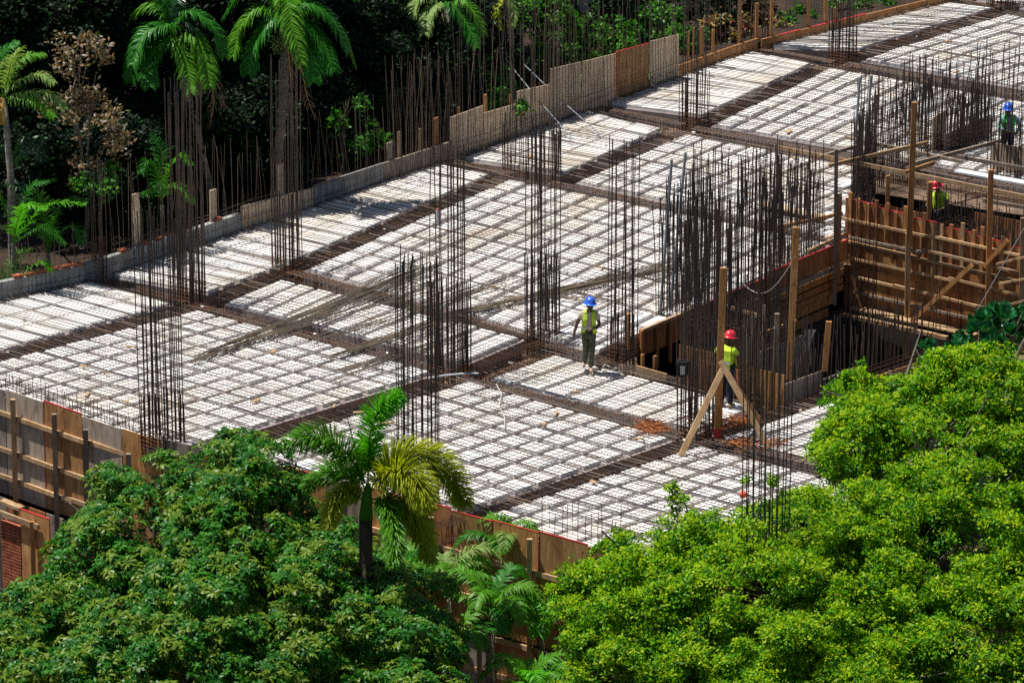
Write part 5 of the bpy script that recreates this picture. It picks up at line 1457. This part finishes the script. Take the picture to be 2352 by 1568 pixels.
def QF(pts, Y, dY=0.0):
    n = len(pts); return [Q(x, y, Y + dY * i / max(1, n - 1)) for i, (x, y) in enumerate(pts)]
def trunk(root, pts, r, mat='palmtrunk', name='trunk'):
    mb = MB(); n = len(pts); mb.tube(pts, [r[0] + (r[1] - r[0]) * i / (n - 1) for i in range(n)], 10); return sub(mb, name, M[mat], root, True)
# foxtail palm in front of the fence
Yp = 95.6; cb = Q(842, 1150, Yp)
root = empty('foxtail_palm', (cb.x, Yp, -6.2), 'foxtail palm with bushy plume fronds, some yellowed, in front of the fence', 'palm')
trunk(root, [Vector((cb.x, Yp, -6.2)), Vector((cb.x - .03, Yp, -3)), Q(840, 1190, Yp)], (.17, .14), 'bark_dark')
mb = MB(); mb.tube([Q(840, 1190, Yp), Q(843, 1140, Yp), Q(846, 1110, Yp)], [.15, .11, .05], 10); sub(mb, 'crownshaft', LP['mid'], root, True)
for pts, dY, col, n, ll in ((((845, 1120), (848, 1010), (872, 940), (922, 908)), -.1, 'bright', 190, .38), (((842, 1130), (800, 1045), (735, 1005), (655, 1018)), -.5, 'mid', 170, .42),
                            (((846, 1130), (905, 1055), (985, 1050), (1040, 1095), (1070, 1160)), .8, 'yellow', 240, .50), (((846, 1135), (900, 1085), (950, 1100), (985, 1165)), -1.2, 'yellow', 200, .50),
                            (((848, 1145), (910, 1150), (960, 1195), (990, 1290)), -.6, 'yellow', 180, .42), (((840, 1140), (800, 1095), (752, 1085), (700, 1120)), .3, 'mid', 150, .36),
                            (((838, 1150), (800, 1130), (770, 1150), (752, 1210)), -.8, 'yellow', 160, .34), (((848, 1150), (890, 1170), (905, 1230), (905, 1300)), -1.4, 'mid', 140, .36)):
    frond(root, QF(pts, Yp, dY), ll * 1.15, int(n * 2.4), 'plume', col, .014, .3, .02, fwd=.75)
mb = MB(); mb.tube([Q(838, 1110, Yp), Q(808, 1000, Yp), Q(791, 930, Yp)], [.022, .014, .004], 5); sub(mb, 'spear_leaf', LP['green'], root)
# areca palms
def areca(label, x, y, Y, n, L, seed, col=('mid', 'green', 'pale'), stems=True, spread=1.0, lift=1.0, zb=-6.2, name='areca_palm', grp='feather palms below the fence', ll=.36, nl=46, w=.017, sr=.045):
    r = random.Random(seed); c = Q(x, y, Y)
    root = empty(name, (c.x, Y, zb), label, 'palm', grp)
    trunk(root, [Vector((c.x + r.uniform(-.2, .2), Y, zb)), Vector((c.x + .08, Y, (c.z + zb) / 2)), c], (sr * 1.3, sr))
    for k in range(n):
        a = k * 2.4 + r.uniform(-.3, .3); el = r.uniform(.35, 1.25); l = L * r.uniform(.75, 1.15)
        o = Vector((math.cos(a), math.sin(a) * .9, 0)) * spread
        p1 = c + (o * math.cos(el) + UPV * math.sin(el) * lift) * l * .4; p2 = p1 + (o * .95 + UPV * (math.sin(el) * .55 - .15)) * l * .35; p3 = p2 + (o * .75 - UPV * .65) * l * .35
        frond(root, [c, p1, p2, p3], ll * r.uniform(.8, 1.1), nl, 'flat', r.choice(col), w, .55, .012, r)
    return root
areca('feather palm with upright plume in the gap before the fence', 1170, 1262, 99, 9, 1.15, 4, lift=1.3)
areca('feather palm arching right of the foxtail palm', 1030, 1330, 98, 9, 1.3, 5)
areca('feather palm in the middle of the low palm clump', 1130, 1400, 97, 11, 1.5, 6)
areca('feather palm reaching right before the lower fence', 1245, 1430, 97.5, 10, 1.3, 7, ('green', 'mid', 'bright'))
areca('feather palm behind the mango tree edge', 1040, 1480, 96, 10, 1.3, 8, ('green', 'mid', 'mid'))
areca('low bright feather palm at the bottom edge', 1215, 1580, 95, 10, 1.2, 9, ('bright', 'green', 'mid'))
areca('low feather palm under the light green tree', 1340, 1600, 94.5, 9, 1.2, 10, ('green', 'mid'))
areca('slim feather palm left of the upright plume', 925, 1300, 99.5, 7, .9, 12)

# ------------------------------------------------------------------ BEHIND: palms
def YB(x, off): return G(x, line_y(BACKW, x)).y + off
def palm(label, crown, base, off, fronds, col, ll, n, tr, dead=(), cs=None, name='tall_palm', grp='tall palms behind the back wall', w=.021, flower=None, style='flat', zb=.1, droop=.75):
    Y = YB(base[0], off); c = Q(*crown, Y); b = Q(*base, Y); b.z = zb
    root = empty(name, (b.x, Y, zb), label, 'palm', grp)
    trunk(root, [b, (b + c) / 2 + Vector((.05, 0, 0)), c], tr)
    if cs: 
        mb = MB(); q = Q(*cs, Y); mb.tube([q, c], [tr[1] * 1.25, tr[1]], 9); sub(mb, 'crownshaft', M['crownshaft'], root, True)
    for i, f in enumerate(fronds):
        pts = [crown] + list(f[:-1]); frond(root, QF(pts, Y, f[-1]), ll, n, style, col[i % len(col)], w, droop, .02)
    for f in dead: frond(root, QF([crown] + list(f), Y, -.2), .28, 26, 'plume', 'dead', .012, 1.2, .02, name='dead_frond')
    if flower:
        mb = MB(); q = Q(*flower, Y - .3)
        for k in range(70):
            d = Vector((random.gauss(0, 1), random.gauss(0, 1), random.gauss(.1, .8))).normalized() * random.uniform(.12, .27); e = q + d + UPV * random.uniform(-.05, .05)
            mb.tube([q, e], .007, 3); blob(mb, e, .02, .02, .02, 4)
        sub(mb, 'flower_cluster', LP['pale'], root)
    return root
palm('tall palm with leaning ringed trunk behind the left column cage', (398, 95), (494, 470), 2.2,
     [((350, 60), (310, 110), (300, 190), -.6), ((370, 20), (325, 20), (285, 70), .4), ((430, 30), (490, 60), (515, 130), -.5), ((400, 10), (450, -30), (520, -30), .8), ((390, 30), (350, -40), (290, -50), .6),
      ((440, 80), (470, 130), (480, 200), -1.0), ((375, 90), (345, 140), (345, 200), -.9), ((420, 50), (460, 90), (505, 170), -.2), ((385, 60), (330, 80), (305, 150), -1.1), ((410, 90), (430, 150), (440, 215), -1.2)],
     ['green', 'mid', 'green', 'dark'], .52, 70, (.10, .07), dead=[((460, 150), (505, 205), (515, 250)), ((470, 170), (490, 230), (480, 300))])
palm('tall palm with straight pale trunk and a greenish flower cluster', (655, 60), (632, 470), 1.8,
     [((600, 20), (555, 60), (535, 130), -.6), ((610, -20), (560, -20), (515, 40), .3), ((700, 10), (760, 40), (800, 120), -.4), ((690, -30), (750, -40), (820, -5), .5), ((660, 0), (670, 60), (695, 150), -1.4),
      ((630, 40), (585, 100), (570, 170), -1.0), ((700, 50), (740, 100), (765, 165), -.9), ((650, -20), (620, -60), (560, -70), .8), ((720, 20), (780, 70), (815, 150), .1), ((680, 60), (712, 120), (722, 190), -1.2)],
     ['mid', 'green', 'green', 'bright'], .55, 76, (.12, .11), dead=[((664, 140), (668, 200), (661, 265)), ((690, 150), (705, 220), (724, 275))], flower=(636, 100))
palm('palm with pale fronds above the gap left of the tan boards', (1022, 20), (1050, 330), 3.0,
     [((980, -10), (955, 10), (945, 60), -.5), ((1060, 0), (1090, 30), (1110, 80), -.5), ((1040, 10), (1075, 60), (1095, 110), -1.0), ((1000, 10), (980, 40), (975, 80), -1.0), ((1030, -30), (1080, -50), (1130, -30), .4), ((1010, -20), (960, -50), (900, -40), .4)],
     ['pale', 'mid', 'green'], .45, 60, (.12, .10), dead=[((985, 110), (970, 180), (962, 240)), ((1005, 120), (1030, 190), (1048, 260))])
palm('palm of yellow striped fronds at the top edge', (1165, -20), (1175, 260), 4.0, [((1150, 0), (1140, 30), (1150, 70), -.5), ((1170, 0), (1180, 30), (1175, 65), -.5), ((1140, -20), (1110, 0), (1100, 50), .2)], ['yellow', 'pale'], .25, 26, (.1, .09))
palm('palm with orange crownshaft at the left picture edge', (8, 225), (34, 560), 2.0,
     [((40, 190), (90, 170), (124, 190), -.5), ((30, 160), (60, 130), (100, 125), .2), ((50, 215), (110, 215), (150, 250), -.6), ((0, 170), (10, 120), (40, 95), .3), ((-30, 190), (-70, 200), (-90, 260), -.3), ((45, 225), (90, 235), (125, 270), -.9), ((20, 170), (28, 140), (50, 110), -.6)],
     ['pale', 'mid', 'pale', 'green'], .42, 40, (.10, .075), cs=(8, 285))
for k, (cx_, cy_, off, fr, lab) in enumerate(((30, 560, 1.0, [((60, 520), (110, 470), (200, 468), -.5), ((50, 500), (70, 430), (130, 410), .3), ((20, 500), (-10, 440), (-50, 440), 0.), ((60, 540), (100, 520), (150, 560), -.8), ((40, 510), (60, 470), (110, 480), -.8)], 'bushy low palm at the left edge behind the grey wall'),
                                          (110, 580, 1.2, [((120, 520), (150, 460), (205, 462), -.6), ((105, 500), (90, 450), (60, 430), .3), ((130, 540), (170, 520), (190, 560), -.6), ((95, 530), (60, 500), (30, 520), -.4)], 'bright low palm with one sunlit arching frond'),
                                          (20, 400, 2.4, [((40, 340), (60, 310), (55, 360), -.5), ((0, 340), (-30, 330), (-50, 370), .3), ((45, 360), (80, 330), (100, 370), -.6), ((30, 420), (60, 440), (75, 490), -.7)], 'dim palm behind the orange crownshaft'),
                                          (372, 470, 1.0, [((360, 400), (340, 370), (325, 400), -.5), ((385, 400), (410, 360), (440, 380), -.3), ((370, 420), (350, 440), (320, 450), -.7), ((380, 430), (415, 430), (445, 470), -.6), ((365, 400), (370, 350), (350, 310), .4)], 'low fan of palm leaves between the upright boards'),
                                          (30, 700, .7, [((50, 640), (90, 600), (120, 620), -.4), ((10, 650), (-10, 620), (-40, 640), .2), ((30, 640), (40, 590), (70, 570), .4)], 'small palm right behind the grey wall corner'))):
    Y = YB(cx_, off); c = Q(cx_, cy_, Y); root = empty('low_palm', (c.x, Y, .1), lab, 'palm', 'low palms behind the back wall')
    mb = MB(); mb.tube([Vector((c.x, Y, .05)), c], [.08, .05], 7); sub(mb, 'trunk', M['palmtrunk'], root)
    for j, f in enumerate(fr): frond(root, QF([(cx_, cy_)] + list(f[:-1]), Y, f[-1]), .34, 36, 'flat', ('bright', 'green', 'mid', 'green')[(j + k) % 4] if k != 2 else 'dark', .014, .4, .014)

# ------------------------------------------------------------------ BEHIND: trees
LD = [leafmat('dark_tree_leaf', (0.0045, 0.017, 0.005), .6, .1, .15), leafmat('darker_tree_leaf', (0.003, 0.009, 0.0035), .6, .08, .12), leafmat('lit_tree_leaf', (0.02, 0.085, 0.015), .5, .15, .3)]  # lit leaf: sunlit glints among the dark leaves put into its colour
LG = [leafmat('garden_green_leaf', (0.03, 0.16, 0.01), .45, .3, .25), leafmat('garden_bright_leaf', (0.09, 0.27, 0.01), .45, .3, .25), leafmat('garden_dark_leaf', (0.01, 0.05, 0.006), .45, .15, .25)]
LC = [leafmat('yellow_croton_leaf', (0.30, 0.24, 0.05), .5, .2, .4), leafmat('red_croton_leaf', (0.26, 0.07, 0.06), .5, .2, .4), leafmat('dark_croton_leaf', (0.05, 0.05, 0.02), .5, .15, .4)]
LBR = [leafmat('dry_pale_leaf', (0.34, 0.29, 0.25), .6, .15, .3), leafmat('dry_brown_leaf', (0.22, 0.12, 0.05), .6, .15, .3), leafmat('dry_olive_leaf', (0.10, 0.09, 0.035), .6, .15, .3)]
pd = [proto_sprig(rngp, 8, 12, .10, .15, .032, 3, .4) for _ in range(10)]
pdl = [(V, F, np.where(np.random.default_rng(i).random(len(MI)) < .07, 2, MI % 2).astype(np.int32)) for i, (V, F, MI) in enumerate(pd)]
def HB(x, y, off, rx, ry, rz): return (tuple(Q(x, y, YB(x, off))), (rx, ry, rz))
def back_tree(label, hulls, mats, protos, sr, dens, per, seed, tr=.16, scale=(.8, 1.3), name='garden_tree', grp='trees and shrubs behind the back wall', cat='tree', zb=.1, zmin=-.6, k=.75, bark='bark_dark'):
    b = Vector(hulls[0][0]); b.z = zb
    root = empty(name, b, label, cat, grp)
    mb = MB(); limbs(mb, b, hulls, tr, .5); sub(mb, 'trunk' if cat == 'tree' else 'stem', M[bark], root)
    p, a, H = crown_points(hulls, sr, dens, per, seed, zmin=zmin, flat=.8, upb=.35, shell=(.5, 1.0), inner=.8); p, a = outside(p, a, H, k); p, a = in_view(p, a)
    if len(p): scatter('crown' if cat == 'tree' else 'foliage', mats, protos, p, a, RNG.uniform(scale[0], scale[1], len(p)), root, seed)
    return len(p)
DT = [((600, -150), (700, -190), 'added dark tree between the straight palm and the leaning palm, its unseen crown meant to shade the floor'), ((-60, 100), (-40, 330), 'dark tree at the left picture edge behind the orange crownshaft'), ((160, 30), (150, 330), 'dark tree behind the half dry tree'), ((760, 100), (740, 300), 'dark tree between the straight palm and the dim gap'), ((60, 60), (90, 300), 'dark dense tree in the top left corner'), ((250, 40), (270, 280), 'dark tree between the brown-leaved tree and the leaning palm'), ((480, 60), (470, 300), 'dark tree behind the leaning palm'),  # first tree added, crown out of view, to shade the upper left bays
      ((640, 250), (660, 60), 'dark tree behind the straight palm'), ((850, 60), (850, 260), 'dark tree in the dim gap right of the straight palm'), ((1010, 150), (960, 30), 'dark tree behind the pale fronded palm')]
tot = 0
for i, (p1, p2, lab) in enumerate(DT):
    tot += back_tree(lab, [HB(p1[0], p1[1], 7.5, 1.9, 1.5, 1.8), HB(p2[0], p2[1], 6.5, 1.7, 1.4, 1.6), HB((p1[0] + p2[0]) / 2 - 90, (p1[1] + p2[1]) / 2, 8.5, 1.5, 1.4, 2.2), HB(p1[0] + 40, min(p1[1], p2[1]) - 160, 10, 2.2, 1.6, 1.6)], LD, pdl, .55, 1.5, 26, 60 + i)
for i, (x, y, rx, lab) in enumerate(((100, 420, 1.5, 'dark shrub in the shade at the left wall'), (260, 420, 1.3, 'dark shrub behind the stirrup post'), (420, 330, 1.4, 'dark shrub behind the leaning palm trunk'), (560, 340, 1.5, 'dark shrub between the two tall palms'),
                                     (720, 330, 1.2, 'dark shrub right of the straight palm trunk'), (850, 200, 1.3, 'dark shrub behind the dull grey board'), (950, 190, 1.2, 'dark shrub in the gap before the tan boards'))):
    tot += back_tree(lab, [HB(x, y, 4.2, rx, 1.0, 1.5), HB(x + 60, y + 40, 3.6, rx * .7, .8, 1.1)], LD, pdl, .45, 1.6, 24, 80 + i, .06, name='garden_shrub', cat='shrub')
print('dark', tot)
pdry = [proto_sprig(rngp, 6, 9, .09, .13, .03, 3, .6) for _ in range(8)]
back_tree('half dry tree with pale and brown leaves at the left', [HB(185, 140, 2.6, .5, .4, .7), HB(215, 210, 2.5, .42, .4, .5), HB(150, 250, 2.6, .35, .35, .35), HB(235, 320, 2.5, .5, .4, .35), HB(270, 280, 2.6, .25, .3, .2), HB(205, 400, 2.5, .3, .3, .5)], LBR, pdry, .22, 3.5, 9, 101, .07, k=.3, name='dry_leaved_tree', bark='bark')
pg = [proto_sprig(rngp, 8, 11, .07, .13, .035, 3, .5) for _ in range(10)]
for i, (hs, lab, mm, cat) in enumerate((
    ([HB(785, 275, 1.8, .28, .3, .3), HB(800, 240, 1.8, .2, .2, .2)], 'small broad-leaved shrub lit above the soil patch', LG, 'shrub'),
    ([HB(850, 350, 1.2, .35, .3, .45), HB(865, 310, 1.4, .3, .3, .35)], 'leafy climber shrub beside the dull grey board', LG, 'shrub'),
    ([HB(225, 420, 1.4, .3, .3, .4)], 'small yellow-green shrub over the stirrup post', LG, 'shrub'),
    ([HB(1240, 60, 5.0, .9, .8, .9), HB(1290, 140, 4.0, .8, .7, .6)], 'bright green climber mound behind the tan boards', LG, 'shrub'),
    ([HB(1380, 110, 4.5, .9, .8, .9), HB(1440, 60, 5.5, .9, .8, .7)], 'green climber mound beside the pale wall patch', LG, 'shrub'),
    ([HB(1520, 90, 3.5, .9, .7, .7), HB(1480, 30, 5.0, .9, .8, .6), HB(1590, 110, 2.5, .5, .5, .5)], 'sunlit green bush before the ochre house', LG, 'shrub'),
    ([HB(1110, 190, 3.5, .7, .6, .5)], 'green undergrowth behind the second tan panel', LG, 'shrub'),
    ([HB(1160, 235, 1.0, .5, .4, .35)], 'strappy green plants just behind the tan panels', LG, 'shrub'),
    ([HB(1330, 10, 7, 1.5, 1, 1.2), HB(1200, -20, 8, 1.2, 1, 1.2)], 'dark green tree at the top edge behind the climbers', LD, 'tree'),
    ([HB(1640, 90, 2.2, .45, .4, .5), HB(1680, 60, 2.6, .5, .4, .5)], 'yellow and red croton bush left of the tall stake', LC, 'shrub'),
    ([HB(1740, 60, 2.6, .5, .4, .5), HB(1780, 75, 1.8, .35, .3, .35)], 'yellow and red croton bush right of the tall stake', LC, 'shrub'),
    ([HB(1850, 10, 5.5, 1.2, .8, .9), HB(1960, 0, 4.5, .8, .6, .5)], 'dark tree before the grey fence', LD, 'tree'),
    ([HB(1700, 20, 3.6, .9, .7, .7), HB(1620, 30, 3.4, .6, .5, .6)], 'dark leafy mass above the crotons', LD, 'tree'),
    ([HB(1820, 60, 2.2, .6, .5, .5), HB(1890, 40, 2.4, .6, .5, .5)], 'dim shrub at the foot of the grey wall', LG, 'shrub'),
    ([HB(1430, 175, 1.6, .6, .5, .4), HB(1340, 205, 1.5, .6, .5, .4)], 'low dark green hedge close behind the tall tan boards', LG, 'shrub'),
    ([HB(2010, 15, 2.0, .6, .5, .3), HB(1980, 30, 1.2, .3, .3, .2)], 'low green shrub behind the far edge board', LG, 'shrub'))):
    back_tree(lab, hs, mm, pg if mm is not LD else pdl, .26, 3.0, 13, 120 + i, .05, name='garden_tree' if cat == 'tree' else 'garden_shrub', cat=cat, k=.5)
# house and garden pieces seen behind
def bbox(name, mat, x0, x1, off0, off1, z0, z1, label, cat, slope=0):
    a = wallp(x0, 0, off0); b = wallp(x1, 0, off1); mb = MB()
    A_ = Vector((a.x, a.y, (z0 + z1) / 2)); B_ = Vector((b.x, b.y, (z0 + z1) / 2)); mb.beam(A_, B_, .2, z1 - z0)
    return tag(mb.build(name, M[mat]), label, cat)
bbox('house_wall', 'wallpaint', 1480, 1640, 9, 9, .1, 4.2, 'ochre house wall at the top edge behind the bush', 'wall')
bbox('garden_wall', 'greywall', 1700, 2000, 6.5, 6.5, .1, 3.4, 'grey wall seen between the stakes at the far edge', 'wall')
bbox('pale_wall', 'greywall', 1375, 1425, 3.4, 3.4, .1, 1.6, 'pale wall patch showing through the climbers', 'wall')
o = bbox('concrete_beam', 'greywall', 1590, 1720, 5.0, 5.0, 1.45, 1.7, 'pale concrete beam sloping behind the crotons', 'beam')
bbox('red_bench', 'redthing', 1135, 1200, 3.2, 3.2, .7, .82, 'red painted low bench top in the garden', 'bench')
for x, l in ((1205, 'left red post among the climbers'), (1290, 'red post leaning in the climbers'), (1268, 'thin red post in the climbers')):
    p = wallp(x, .1, 4.2 if x < 1250 else 3.2); mb = MB(); mb.tube([p, p + Vector((.12, 0, 2.6 if x < 1250 else 1.7))], [.09, .08], 8); tag(mb.build('red_post', M['redthing']), l, 'post', 'red posts in the garden')
p = wallp(800, .14, 2.2); mb = MB()
random.seed(9)
for k in range(160):
    c = p + Vector((random.gauss(0, .55), random.gauss(0, .5), random.uniform(0, .05))); a = random.random() * 6
    u = Vector((math.cos(a), math.sin(a), .1)) * random.uniform(.04, .09); v = Vector((-math.sin(a), math.cos(a), .1)) * .03
    mb.face([c - u, c - v, c + u, c + v])
tag(mb.build('dry_leaf_litter', LP['dead']), kind='stuff', label='dry brown leaves lying on the garden soil')
